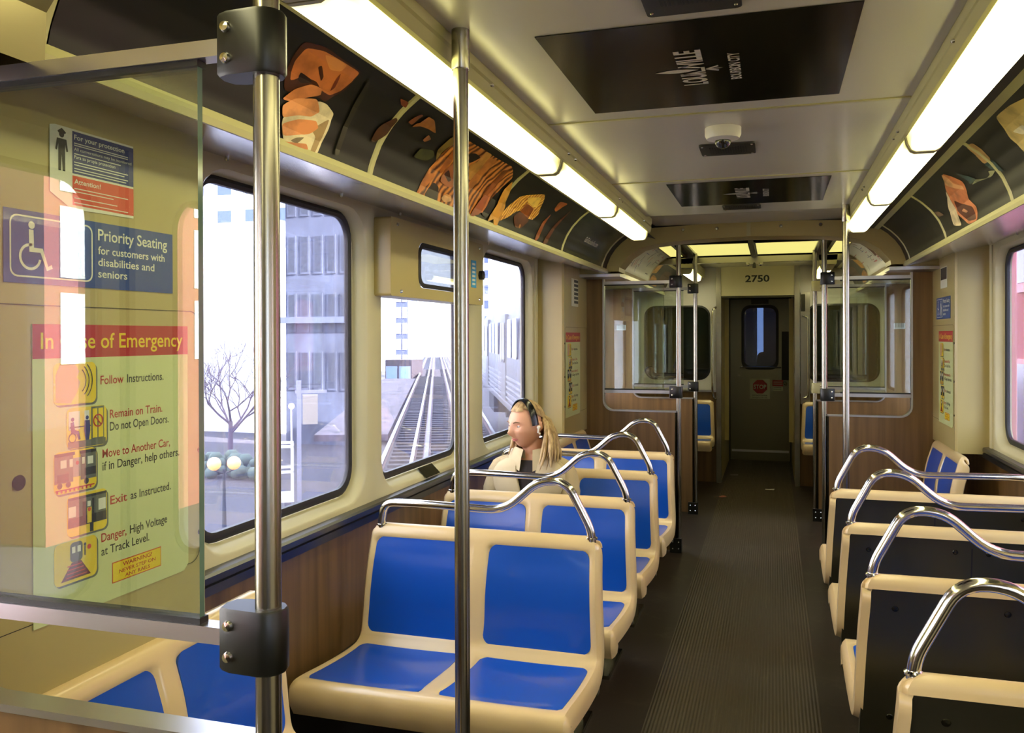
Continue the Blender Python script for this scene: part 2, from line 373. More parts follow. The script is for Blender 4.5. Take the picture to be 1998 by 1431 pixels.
def side_wall(sg, name, wins):
    w = structure(name)
    up = mb(M['cream'])
    allw = sorted(wins)
    edges = [Y0]
    for (a, b), (c, d) in zip(allw, allw[1:]): edges += [min((b+c)/2, b+.17), max((b+c)/2, c-.17)]
    lo = [max(Y0, allw[0][0]-.15)]; tiles = []
    for k, (a, b) in enumerate(allw):
        pa = allw[k-1][1] if k else None; nb = allw[k+1][0] if k+1 < len(allw) else None
        ya = a-.10 if pa is None or a-pa > .4 else (a+pa)/2
        yb = b+.10 if nb is None or nb-b > .4 else (b+nb)/2
        tiles.append((ya, yb))
    zb, zt = .86, 2.0
    def X(p, x): return (sg*x, p[0], p[1])
    DOORS = [(-.42, .95), (5.94, 7.26)]
    plain = []; cur = Y0
    for (ya, yb) in tiles:
        if ya-cur > .01: plain.append((cur, ya))
        cur = yb
    plain.append((cur, Y1))
    for a, b in plain:                               # leave the side door openings free
        seg = [(a, b)]
        for d0, d1 in DOORS:
            nx = []
            for s0, s1 in seg:
                if d1 <= s0 or d0 >= s1: nx.append((s0, s1)); continue
                if s0 < d0: nx.append((s0, d0))
                if d1 < s1: nx.append((d1, s1))
            seg = nx
        for s0, s1 in seg: up.box(*(sorted((sg*WX, sg*(WX+.07)))), s0, s1, zb, zt)
    for (a, b), (ya, yb) in zip(allw, tiles):
        outer = rrect(ya, yb, zb, zt, .001)
        o2 = rrect(a-.062, b+.062, WIN_Z[0]-.062, WIN_Z[1]+.035, .14)
        o25 = rrect(a-.052, b+.052, WIN_Z[0]-.052, WIN_Z[1]+.03, .13)
        inn = rrect(a-.026, b+.026, WIN_Z[0]-.026, WIN_Z[1]+.022, .10)
        up.loft([[X(p, WX) for p in outer], [X(p, WX) for p in o2], [X(p, WX+.006) for p in o25], [X(p, WX+.048) for p in inn], [X(p, WX+.075) for p in inn]], True, False)
    up.build('upper_panel', w, 40)
    segs = [(Y0, -.42), (.95, 5.94), (7.26, Y1)]
    wd_, br, ht = mb(M['wood']), mb(M['rail']), mb(M['heater'])
    for a, b in segs:
        wd_.box(*sorted((sg*(WX-.004), sg*(WX+.07))), a, b, .36, .86)
        pr = [(sg*(WX+.02), .884), (sg*(WX-.028), .879), (sg*(WX-.034), .872), (sg*(WX-.034), .857), (sg*(WX-.024), .854), (sg*(WX-.024), .850), (sg*(WX-.034), .848), (sg*(WX-.03), .822), (sg*(WX+.02), .818)]
        br.prism(pr, 'y', a, b)
        ht.prism([(sg*(WX+.05), .41), (sg*(WX-.05), .40), (sg*(WX-.075), .37), (sg*(WX-.075), 0), (sg*(WX+.05), 0)], 'y', a, b)
    wd_.build('wood_wainscot', w); br.build('belt_rail', w, 20); ht.build('heater_cover', w, 20)
    pbd = mb(M['cream'])
    for yy in (5.15, 5.175): pbd.prism([(sg*(WX-.012), yy), (sg*(WX-.008), yy+.008), (sg*(WX+.01), yy+.010), (sg*(WX+.01), yy-.010), (sg*(WX-.008), yy-.008)], 'z', .884, 1.99)
    pbd.build('pillar_bead', w, 30)
    # columns over the door pockets carry the notices
    cp = mb(M['tan'])
    for a, b, rnd in ((.968, 1.685, 1), (5.23, 5.922, 0)):
        x = 1.12
        body = [(sg*x, a), (sg*x, b-.012), (sg*(x+.008), b), (sg*WX, b), (sg*WX, a)] if rnd else [(sg*x, b), (sg*x, a+.012), (sg*(x+.012), a), (sg*WX, a), (sg*WX, b)]
        cp.prism(body, 'z', .84, 2.0)
    cp.build('door_pocket_column', w, 25)
    mb(M['black']).lathe([(0, .0), (.013, .0), (.014, .002)], (sg*1.1195, 1.164, 1.245), 'x', 18).build('lock_hole', w)
    gr = mb(M['dark'])
    for a, b, s in ((.968, 1.685, 1), (5.23, 5.922, -1)):   # hairline of the access lid on each column
        q = rrect(a+.03 if s < 0 else a, b-.03 if s > 0 else b, .985, 1.56, .03)
        L1 = [(sg*1.1185, p[0], p[1]) for p in q]; L2 = [(sg*1.1185, p[0]+(.0016 if p[0] < (a+b)/2 else -.0016), p[1]+(.0016 if p[1] < 1.3 else -.0016)) for p in q]
        gr.loft([L1, L2], True, False)
    gr.build('lid_seam', w, flat=True)
    for a, b, ye in ((.968, 1.685, 1.655), (5.23, 5.922, 5.25)):
        for zz in (1.455, 1.24, 1.05):
            mb(M['dark']).lathe([(.0, -sg*.004), (.006, -sg*.003), (.006, 0)], (sg*1.12, ye, zz), 'x', 8).build('screw', w)
    return w
side_wall(-1, 'wall_left', WINS+WREAR)
side_wall(1, 'wall_right', WINS+WREAR)
# trim bead and small steel plate that joins two sill lengths
k = 0
for sg in (-1, 1):
    for i, (a, b) in enumerate(WINS+WREAR):
        k += 1
        wn = structure('window_%d' % k)
        g = mb(M['black'])
        o1 = rrect(a-.027, b+.027, WIN_Z[0]-.027, WIN_Z[1]+.023, .10); i1 = rrect(a, b, WIN_Z[0], WIN_Z[1], .08)
        g.loft([[(sg*(WX+.046), p[0], p[1]) for p in o1], [(sg*(WX+.040), p[0], p[1]) for p in [(q[0]*.5+w_[0]*.5, q[1]*.5+w_[1]*.5) for q, w_ in zip(o1, i1)]], [(sg*(WX+.046), p[0], p[1]) for p in i1], [(sg*(WX+.062), p[0], p[1]) for p in i1]], True, False)
        g.build('gasket', wn, 50)
        i2 = rrect(a-.01, b+.01, WIN_Z[0]-.01, WIN_Z[1]+.01, .085)
        mb(M['glass']).prism(i2, 'x', sg*(WX+.052), sg*(WX+.058)).build('pane', wn, flat=True)
    sp = mb(M['dsteel']).poly([(sg*(WX+.030), 3.37, .930), (sg*(WX+.030), 3.53, .930), (sg*(WX-.012), 3.53, .890), (sg*(WX-.012), 3.37, .890)])
    tag(sp.build('trim_%d' % (1 if sg < 0 else 2), None, flat=True), kind='structure')

# ---------------------------------------------------------------- ceiling, coves, portal
ce = structure('ceiling')
cz = 2.156
seams = [Y0, -2.1, -1.0, .1, 1.36, 2.54, 3.615, 4.65]
for a, b in zip(seams, seams[1:]):
    mb(M['ceil']).box(-.515, .515, a+.002, b-.002, cz, cz+.03).build('ceiling_panel', ce, flat=True)
for y in seams[1:-1]:
    mb(M['greige']).box(-.512, .512, y-.006, y+.006, cz-.003, cz+.01).build('seam_strip', ce, flat=True)
mb(M['ceil']).strip([(4.65, cz), (4.9, cz+.035), (5.3, cz+.068), (5.7, 2.237)], 'x', -.6, .6).build('end_panel', ce, 60)
for a, b in ((Y0, -.45), (.965, 5.7), (7.5, Y1)):
    for sg in (-1, 1):
        mb(M['soffit']).strip([(sg*.932, 1.926), (sg*1.33, 2.003)], 'y', a, b).build('soffit', ce, flat=True)
        mb(M['greige']).prism([(sg*.932, 1.926), (sg*.926, 1.926), (sg*.922, 1.94), (sg*.925, 1.956), (sg*.94, 1.956)], 'y', a, b).build('lower_trim', ce, 25)
        mb(M['dark']).strip([(sg*(p[0]+.006), p[1]+.004) for p in COVE]+[(sg*.66, 2.17), (sg*.60, 2.15)], 'y', a, b).build('cove_back', ce, 60)
        mb(M['greige']).prism([(sg*.778, 2.158), (sg*.776, 2.168), (sg*.742, 2.180), (sg*.740, 2.172)], 'y', a, b).build('upper_trim', ce, 25)
        hb = mb(M['greige'])
        hb.prism([(sg*.515, cz+.02), (sg*.516, cz-.004), (sg*.521, cz-.018), (sg*.519, cz-.030), (sg*.525, cz-.056), (sg*.533, cz-.060), (sg*.655, cz-.060), (sg*.665, cz+.02)], 'y', a, b if b < 1 or a > 6 else 4.9)
        hb.build('lamp_housing', ce, 20)
for sg in (-1, 1):
    for y in (-1.2, -.08, 1.03, 2.145, 3.24, 4.39, 5.5):
        rows = []
        for dy, off in ((-.014, .0005), (-.010, .005), (.010, .005), (.014, .0005)):
            rows.append([cove_pt(sg, y+dy, s*COVE_S[-1]/12, off) for s in range(13)])
        mb(M['greige']).grid(rows).build('rack_divider', ce, 40)
        mb(M['dark']).poly([(sg*.945, y-.0015, 1.9280), (sg*.945, y+.0015, 1.9280), (sg*1.06, y+.0015, 1.9520), (sg*1.06, y-.0015, 1.9520)]).build('soffit_seam', ce, flat=True)
    for y in (1.55, 1.98, 2.62, 3.1, 4.2, 4.6):
        mb(M['chrome']).sphere((sg*1.275, y, 1.988), .007, 8, 5).build('screw', ce)
    for y in (2.0, 2.83, 2.93, 3.83, 3.91, 4.6):
        mb(M['chrome']).sphere((sg*.5195, y, cz-.030), .008, 8, 5, (1, 1, .7)).build('screw', ce)
# portal across the car where the seats end
half = [(.85, 1.94), (.846, 1.967), (.785, 2.041), (.70, 2.096), (.60, 2.119), (.445, 2.134), (.2, 2.143), (0, 2.147)]
outh = [(.95, 1.94), (.95, 1.985), (.93, 2.05), (.89, 2.11), (.80, 2.19), (.64, 2.225), (.3, 2.238), (0, 2.238)]
inn0 = half+[(-x, z) for x, z in half[-2::-1]]; out0 = outh+[(-x, z) for x, z in outh[-2::-1]]
def portal(n, ya, yb):
    pt = structure('trim_%d' % n); s = 1 if yb > ya else -1
    zlo = 1.94 if n == 3 else 1.887
    inn = [(x, zlo if z < 1.945 else z) for x, z in inn0]; out = [(x, zlo if z < 1.945 else z) for x, z in out0]
    pb = mb(M['tan'] if n == 3 else mat('portal_olive', (124, 114, 80), .32, metal=.5))
    pb.loft([[(x, ya, z) for x, z in out], [(x, ya, z) for x, z in inn], [(x, ya+.012*s, z-.004 if abs(x) < .8 else z) for x, z in inn], [(x, yb, z) for x, z in inn], [(x, yb, z) for x, z in out]], False, False)
    pb.build('portal_face', pt, 30)
    mb(M['greige']).box(-.012, .012, min(ya-.01*s, ya+.002*s), max(ya-.01*s, ya+.002*s), 2.15, 2.236).build('centre_strip', pt, flat=True)
    for x in (-.42, -.2, .2, .44): mb(M['steel']).lathe([(0, -.006*s), (.01, -.005*s), (.012, 0)], (x, ya, 2.205), 'y', 10).build('screw', pt)
    for sg in (-1, 1):
        y0, y1 = min(ya, yb), max(ya, yb)
        if n == 3: mb(M['alu']).box(*sorted((sg*.84, sg*1.29)), y0-.01, y1, 1.905, 1.925).build('flange', pt, flat=True)
        mb(M['tan']).box(*sorted((sg*.95, sg*1.29)), y0+.005, y1-.005, 1.925 if n == 3 else 1.887, 2.2).build('corner_panel', pt, flat=True)
portal(3, 5.70, 5.94); portal(5, .965, .87)
for sg in (-1, 1):            # doorway at the camera: same side coves as the far doorway
    mb(M['tan']).grid([[(sg*x, y, z) for x, z in ((.90, 1.96), (.885, 2.03), (.85, 2.09), (.80, 2.14), (.74, 2.18), (.60, 2.20))] for y in (-.45, .87)]).build('doorway_cove', ce, 60)
    mb(M['tan']).box(*sorted((sg*.9, sg*1.36)), -.45, .87, 1.94, 1.97).build('door_header', ce, flat=True)
    mb(M['greige']).box(*sorted((sg*.515, sg*.66)), -.45, .965, 2.096, 2.156).build('lamp_housing', ce, flat=True)
# vestibule ceiling with four lit panels
v2 = structure('trim_4')
mb(M['dsteel']).box(-1.29, 1.29, 5.94, 7.56, 2.215, 2.24).build('vestibule_ceiling', v2, flat=True)
for xs in ((-.73, -.585), (-.465, -.028), (.028, .465), (.585, .73)):
    a, b = xs[0], xs[-1]
    t = thing('ceiling_light_panel', 'x', 'light', (0, 0, 0), group='lit panels in the doorway ceiling')
    t['label'] = {-.73: 'narrow glowing ceiling panel above the doorway, beside the route map on the window side', -.465: 'wide glowing yellow ceiling panel in the doorway, on the window side of the centre bar',
                    .028: 'wide glowing yellow ceiling panel in the doorway, on the aisle pole side of the centre bar', .585: 'narrow glowing ceiling panel above the doorway, behind the thin steel ceiling pole'}[a]
    mb(M['panel']).box(a, b, 6.45, 7.5, 2.195, 2.21).build('diffuser', t, flat=True)
    fr = mb(M['dsteel'])
    for q in ((a-.026, a, 6.41, 7.54), (b, b+.026, 6.41, 7.54), (a, b, 6.41, 6.45), (a, b, 7.5, 7.54)): fr.box(*q, 2.180, 2.214)
    fr.build('frame', t, flat=True)
mb(M['dsteel']).box(-.018, .018, 6.0, 7.54, 2.17, 2.20).build('centre_bar', v2, flat=True)
mb(M['steel']).box(-.9, .9, 7.5, 7.56, 2.13, 2.215).build('cross_member', v2, flat=True)
for sg in (-1, 1):
    rows = [[(sg*x, y, z) for x, z in ((.90, 1.96), (.885, 2.03), (.85, 2.09), (.80, 2.14), (.74, 2.18), (.70, 2.19))] for y in (5.94, 7.5)]
    mb(M['tan']).grid(rows).build('side_cove', v2, 60)
    mb(M['tan']).box(*sorted((sg*.9, sg*1.29)), 5.94, 7.5, 1.93, 1.96).build('door_header', v2, flat=True)
hk = thing('ceiling_latch', 'small steel latch hanging from the beam above the corridor header', 'latch', (0, 7.48, 2.13))
mb(M['steel']).box(-.07, .07, -.02, .02, -.02, 0).build('bracket', hk)
mb(M['steel']).sphere((-.05, -.02, -.025), .014).build('bolt', hk); mb(M['steel']).sphere((.05, -.02, -.025), .014).build('bolt', hk)
mb(M['plastic']).tube([(0, -.01, -.01), (0, -.02, -.05)], [.012, .016]).build('hook', hk)
# ceiling of the far bay
mb(M['ceil']).box(-.6, .6, 7.56, Y1, 2.2, 2.23).build('far_panel', ce, flat=True)
tag(mb(M['cream']).box(-1.3, 1.3, Y0-.03, Y0, 0, 2.3).build('wall_rear', None, flat=True), kind='structure')
# roof skin keeps daylight out
tag(mb(M['dark']).box(-1.42, 1.42, Y0-.05, 10.8, 2.30, 2.33).build('roof', None, flat=True), kind='structure')
for sg in (-1, 1):
    sk = mb(M['dark']).box(*sorted((sg*1.40, sg*1.42)), Y0, 10.8, -.06, .90).box(*sorted((sg*1.40, sg*1.42)), Y0, 10.8, 1.97, 2.32).box(*sorted((sg*1.40, sg*1.42)), 7.26, 10.8, .86, 2.0)
    tag(sk.build('wall_outer_left' if sg < 0 else 'wall_outer_right', None, flat=True), kind='structure')

# ---------------------------------------------------------------- side doors
def side_door(sg, y0, y1, n):
    d = structure('door_%d' % n)
    mid = (y0+y1)/2
    for a, b in ((y0, mid), (mid, y1)):
        w0, w1 = a+.12, b-.12
        if y0 < 0: w0, w1 = (a+.10, b-.17) if a < mid-.1 else (a+.090, b-.06)
        lf = mb(M['cream']); x = WX+.015
        outer = rrect(a+.004, b-.004, .02, 1.97, .001); inn = rrect(w0, w1, .93, 1.86, .09)
        lf.loft([[(sg*(x+.03), p[0], p[1]) for p in outer], [(sg*x, p[0], p[1]) for p in outer], [(sg*x, p[0], p[1]) for p in inn], [(sg*(x+.03), p[0], p[1]) for p in inn]], True, False)
        leaf = lf.build('door_leaf', d, 40)
        gk = mb(M['black']); i2 = rrect(w0+.014, w1-.014, .944, 1.846, .078)
        gk.loft([[(sg*(x-.004), p[0], p[1]) for p in inn], [(sg*(x-.004), p[0], p[1]) for p in i2], [(sg*(x+.03), p[0], p[1]) for p in i2]], True, False)
        gk.build('gasket', leaf, 40)
        mb(M['doorglass']).prism(rrect(w0, w1, .93, 1.86, .085), 'x', sg*(x+.012), sg*(x+.018)).build('pane', leaf, flat=True)
    mb(M['black']).box(*sorted((sg*(WX+.008), sg*(WX+.03))), mid-.012, mid+.012, .02, 1.97).build('door_edge', d, flat=True)
side_door(-1, -.42, .95, 2); side_door(1, -.42, .95, 3); side_door(-1, 5.94, 7.26, 4); side_door(1, 5.94, 7.26, 5)
for sg in (-1, 1):
    mb(M['soffit']).strip([(sg*.932, 1.926), (sg*1.33, 2.003)], 'y', 5.94, 5.95).build('soffit', ce, flat=True)

# ---------------------------------------------------------------- end partition, corridor and end door
we = structure('wall_front')
CX = .36
for sg in (-1, 1):
    mb(M['wood']).box(*sorted((sg*CX, sg*1.36)), 8.9, 8.94, 0, .93).build('wood_panel', we, flat=True)
    a, b = (.475, 1.13)
    fp = mb(M['white'])
    q = sorted((sg*a, sg*b))
    outer = rrect(*sorted((sg*CX, sg*1.36)), .93, 2.22, .001); inn = rrect(q[0]-.012, q[1]+.012, 1.045, 1.815, .115)
    fp.loft([[(p[0], 8.94, p[1]) for p in outer], [(p[0], 8.895, p[1]) for p in outer], [(p[0], 8.895, p[1]) for p in inn], [(p[0], 8.93, p[1]) for p in inn]], True, False)
    fp.build('upper_panel', we, 40)
    wn = structure('window_%d' % (11 if sg < 0 else 12))
    i1 = rrect(q[0]+.005, q[1]-.005, 1.062, 1.798, .10)
    g = mb(M['black']).loft([[(p[0], 8.892, p[1]) for p in inn], [(p[0], 8.888, p[1]) for p in i1], [(p[0], 8.91, p[1]) for p in i1]], True, False)
    g.build('gasket', wn, 40)
    mb(M['dglass']).prism(rrect(q[0], q[1], 1.055, 1.805, .1), 'y', 8.905, 8.915).build('pane', wn, flat=True)
    mb(M['alu']).box(*sorted((sg*CX, sg*1.30)), 8.875, 8.9, .925, .945).build('ledge', we, flat=True)
    jb = mb(M['steel']).box(*sorted((sg*(CX-.005), sg*(CX+.045))), 8.86, 8.9, 0, 2.22); jb.build('door_post', we, flat=True)
    mb(M['tan']).box(*sorted((sg*CX, sg*(CX+.02))), 8.94, 10.62, 0, 2.22).build('corridor_wall', we, flat=True)
    mb(M['tan']).box(*sorted((sg*(CX-.045), sg*(CX-.001))), 9.6, 9.66, .35, 1.9).build('corridor_jamb', we, flat=True)
mb(M['cream']).box(-CX, CX, 8.87, 8.91, 1.905, 2.215).build('header_panel', we, flat=True)
mb(M['dsteel']).box(-CX, CX, 8.865, 8.9, 1.885, 1.905).build('header_lip', we, flat=True)
mb(M['white']).box(-CX, CX, 8.9, 10.62, 2.04, 2.07).build('corridor_ceiling', we, flat=True)
nb = text(mb(M['s_blk']), '2750', (0, 8.868, 2.045), (1, 0, 0), (0, 0, 1), .066, width=.235, bold=.035, align='c').build('car_number', None, flat=True)
tag(nb, 'black car number 2750 on the cream panel over the corridor', 'number')
dr = structure('door_1')
x0, x1 = -.345, .345
lf = mb(mat('end_door_steel', (112, 108, 92), .32, metal=.9)); outer = rrect(x0, x1, 0, 1.94, .002); inn = rrect(-.215, .215, 1.09, 1.87, .10)
lf.loft([[(p[0], 10.64, p[1]) for p in outer], [(p[0], 10.6, p[1]) for p in outer], [(p[0], 10.6, p[1]) for p in inn], [(p[0], 10.63, p[1]) for p in inn]], True, False)
lf.build('door_leaf', dr, 40)
g = mb(M['black']); i1 = rrect(-.185, .185, 1.135, 1.835, .085)
g.loft([[(p[0], 10.592, p[1]) for p in inn], [(p[0], 10.59, p[1]) for p in i1], [(p[0], 10.62, p[1]) for p in i1]], True, False); g.build('gasket', dr, 40)
mb(pane_mat('door_glass', (.12, .15, .21), 1.5, .01)).prism(rrect(-.2, .2, 1.12, 1.85, .09), 'y', 10.61, 10.616).build('pane', dr, flat=True)
mb(M['steel']).tube([(-.23, 10.57, 1.12), (.24, 10.57, 1.12)], .009, 8).build('sill_rail', dr)
mb(M['dsteel']).box(-.10, .10, 10.575, 10.6, 1.88, 1.94).build('closer_box', dr)
mb(M['alu']).box(-.33, .33, 10.585, 10.6, .10, .125).build('kick_strip', dr)
hd = mb(M['chrome']).tube([(.29, 10.59, .93), (.29, 10.55, .93)], .016, 10).sphere((.285, 10.545, .93), .026); hd.build('knob', dr)
mb(M['black']).box(.25, .343, 10.575, 10.6, .97, 1.55).build('lock_case', dr, flat=True)
mb(M['dsteel']).box(-CX, CX, 10.6, 10.66, 1.94, 2.05).build('transom', we, flat=True)
for sg in (-1, 1): mb(M['dsteel']).box(*sorted((sg*.345, sg*.40)), 10.59, 10.66, 0, 2.05).build('end_jamb', we, flat=True)
# notices on the end door
sn = thing('stop_sign', 'square ivory stop notice with red octagon on the end door', 'sign', (0, 10.595, .86))
mb(M['s_white']).box(-.115, .115, -.003, 0, -.12, .125).build('plate', sn, flat=True)
mb(M['s_red']).prism([(.088*math.cos(PI/8+k*PI/4), .028+.088*math.sin(PI/8+k*PI/4)) for k in range(8)], 'y', -.005, -.003).build('octagon', sn, flat=True)
t = text(mb(M['s_white']), 'STOP', (0, -.006, .002), (1, 0, 0), (0, 0, 1), .05, width=.145, align='c', bold=.03)
t.m(M['s_blk']); text(t, 'DO NOT ENTER', (0, -.006, -.085), (1, 0, 0), (0, 0, 1), .016, width=.17, align='c'); text(t, 'Emergency use only', (0, -.006, -.108), (1, 0, 0), (0, 0, 1), .012, width=.17, align='c')
t.build('lettering', sn, flat=True)
sn = thing('door_notice', 'small red and white notice beside the stop sign', 'sign', (.205, 10.595, .91))
mb(M['s_white']).box(-.06, .06, -.003, 0, -.07, .06).build('plate', sn, flat=True)
mb(M['s_red']).box(-.06, .06, -.004, -.003, -.015, .06).build('red_field', sn, flat=True)
t = mb(M['s_white'])
for zz in (.035, .012): t.box(-.05, .05, -.005, -.004, zz-.004, zz+.004)
t.m(M['s_grey'])
for zz in (-.03, -.05): t.box(-.05, .04, -.005, -.004, zz-.003, zz+.003)
t.build('lettering', sn, flat=True)
# grab handles beside the corridor
gh = thing('grab_bar', 'curved steel grab bar on the window side of the corridor', 'handle', (-.40, 8.86, 0))
mb(M['chrome']).tube(bez([(0.02, .03, 1.79), (-.03, -.03, 1.79), (-.04, -.04, 1.70), (-.04, -.04, .95), (-.03, -.02, .86), (0.02, .03, .85)], .06), .011, 10).build('bar', gh)
cb = thing('equipment_cabinet', 'narrow steel cabinet beside the corridor opening', 'cabinet', (.445, 8.87, 0))
mb(M['steel']).box(-.035, .055, -.02, .028, .82, 1.93).build('body', cb, flat=True)
mb(M['dsteel']).box(-.03, .01, -.026, -.02, 1.74, 1.91).build('door', cb, flat=True)
mb(M['chrome']).tube(bez([(-.01, -.02, 1.69), (-.01, -.06, 1.70), (.035, -.065, 1.68), (.035, -.065, .90), (-.01, -.06, .88), (-.01, -.02, .88)], .03), .008, 8).build('handle', cb)

# ================================================================ SEATS
SEATP = [(-.490, .400), (-.511, .438), (-.512, .470), (-.496, .489), (-.44, .488), (-.34, .477), (-.22, .467), (-.13, .465), (-.085, .472), (-.062, .496), (-.054, .56), (-.048, .64), (-.034, .72), (-.013, .79), (-.003, .825), (.008, .843), (.022, .848), (.034, .842), (.038, .815)]
def resample(P, n):
    P = [Vector(p) for p in P]
    # Catmull-Rom
    Q = []
    for i in range(len(P)-1):
        p0, p1, p2, p3 = P[max(i-1, 0)], P[i], P[i+1], P[min(i+2, len(P)-1)]
        for k in range(6):
            t = k/6; Q.append(.5*((2*p1)+(p2-p0)*t+(2*p0-5*p1+4*p2-p3)*t*t+(3*p1-p0-3*p2+p3)*t**3))
    Q.append(P[-1]); L = [0]
    for a, b in zip(Q, Q[1:]): L.append(L[-1]+(b-a).length)
    out = []; j = 0
    for k in range(n+1):
        s = L[-1]*k/n
        while j < len(L)-2 and L[j+1] < s: j += 1
        t = (s-L[j])/max(1e-9, L[j+1]-L[j]); out.append(Q[j].lerp(Q[j+1], t))
    return out, L[-1]
def sm(x): x = max(0, min(1, x)); return x*x*(3-2*x)
SN = 84
SP, SLEN = resample(SEATP, SN)
def s_norm(i):
    d = (SP[min(i+1, SN)]-SP[max(i-1, 0)]).normalized(); return Vector((-d.y, d.x))
def s_at(t):
    """profile point and normal at arc fraction t*SN"""
    t = max(0, min(SN-1e-6, t)); i = int(t); f = t-i
    return SP[i].lerp(SP[i+1], f), (s_norm(i)*(1-f)+s_norm(i+1)*f).normalized()
def half_w(z):
    w = .42+(.402-.42)*max(0, min(1, (z-.47)/.37))
    d = z-(.848-.028)
    if d > 0: w -= .028-math.sqrt(max(0, .028**2-min(d, .028)**2))
    return w
def sidx(test): return [i for i in range(SN+1) if test(SP[i])]
ss = sidx(lambda p: -.482 <= p.x <= -.090 and p.y < .49 and p.y > .455 and p.y < .495); SEAT_S = (ss[0], ss[-1])
bs = sidx(lambda p: .494 <= p.y <= .819 and p.x < .0); BACK_S = (bs[0], bs[-1])
PADX = (.027, .385)
def dish(x, t):
    ux = (abs(x)-(PADX[0]+PADX[1])/2)/((PADX[1]-PADX[0])/2)
    d = 0
    for (a, b), k in ((SEAT_S, .016), (BACK_S, .010)):
        if a-2 <= t <= b+2: d -= k*max(0, 1-ux*ux)*sm((t-a+2)/8)*sm((b+2-t)/8)
    return d
def padx(t, a, b):
    p, _ = s_at(t); w = half_w(p.y); return PADX[0]+.010*(t-a)/(b-a), w-.031
def shell_mesh():
    b = mb(M['shell']); xs = [-1+2*k/56 for k in range(57)]
    rows = []
    for i in range(SN+1):
        p, n = SP[i], s_norm(i); w = half_w(p.y); row = []
        def P(x, off): return (x, p.x+n.x*off, p.y+n.y*off)
        tail = sm((SN-1-i)/9)
        for e in (-1,):
            row += [P(-w+.02, -.05*tail-.01), P(-w-.002, -.046*tail-.006), P(-w-.003, -.02*tail-.003), P(-w+.003, -.006)]
        for u in xs:
            x = u*(w-.012)
            h = dish(x, i)
            # raised rim round the pads
            inside = 0
            for a, c in (SEAT_S, BACK_S):
                x0, x1 = padx(i, a, c)
                dx = min(abs(x)-x0, x1-abs(x)); dt = min(i-a, c-i)*SLEN/SN
                inside = max(inside, sm(min(dx, dt)/.008+.2))
            row.append(P(x, h+.005*(1-inside)-.007*inside))
        row += [P(w-.003, -.006), P(w+.003, -.02*tail-.003), P(w+.002, -.046*tail-.006), P(w-.02, -.05*tail-.01)]
        rows.append(row)
    b.grid(rows)
    return b
def pad_mesh(rng, side):
    b = mb(M['pad']); a, c = rng; L = (c-a)*SLEN/SN; r = .03; n = 26; rows = []
    ts = [.5-.5*math.cos(PI*k/n) for k in range(n+1)]
    for t in ts:
        d = min(t, 1-t)*L; ins = r-math.sqrt(max(0, r*r-(r-d)**2)) if d < r else 0
        T = a+(c-a)*t; x0, x1 = padx(T, a, c); x0 += ins; x1 -= ins
        row = []
        for k in range(-1, 14):
            u = max(0, min(12, k))/12; x = side*(x0+(x1-x0)*u)
            p, nn = s_at(T)
            off = dish(x, T)+.0022+.0018*sm(min(u, 1-u)*12/2)*sm(min(t, 1-t)*n/3)
            if k in (-1, 13): off = dish(x, T)-.004
            row.append((x, p.x+nn.x*off, p.y+nn.y*off))
        rows.append(row)
    for e, T in ((0, a), (-1, c)):
        p, nn = s_at(T); sk = [(q[0], q[1]-nn.x*.006, q[2]-nn.y*.006) for q in rows[e]]
        if e == 0: rows.insert(0, sk)
        else: rows.append(sk)
    return b.grid(rows)
RAILP = [(-.366, .014, .80), (-.368, .010, .862), (-.352, .008, .925), (-.25, .008, .928), (.082, .008, .921), (.20, .008, 1.027), (.295, .008, 1.027), (.376, .010, .872), (.377, .014, .80)]
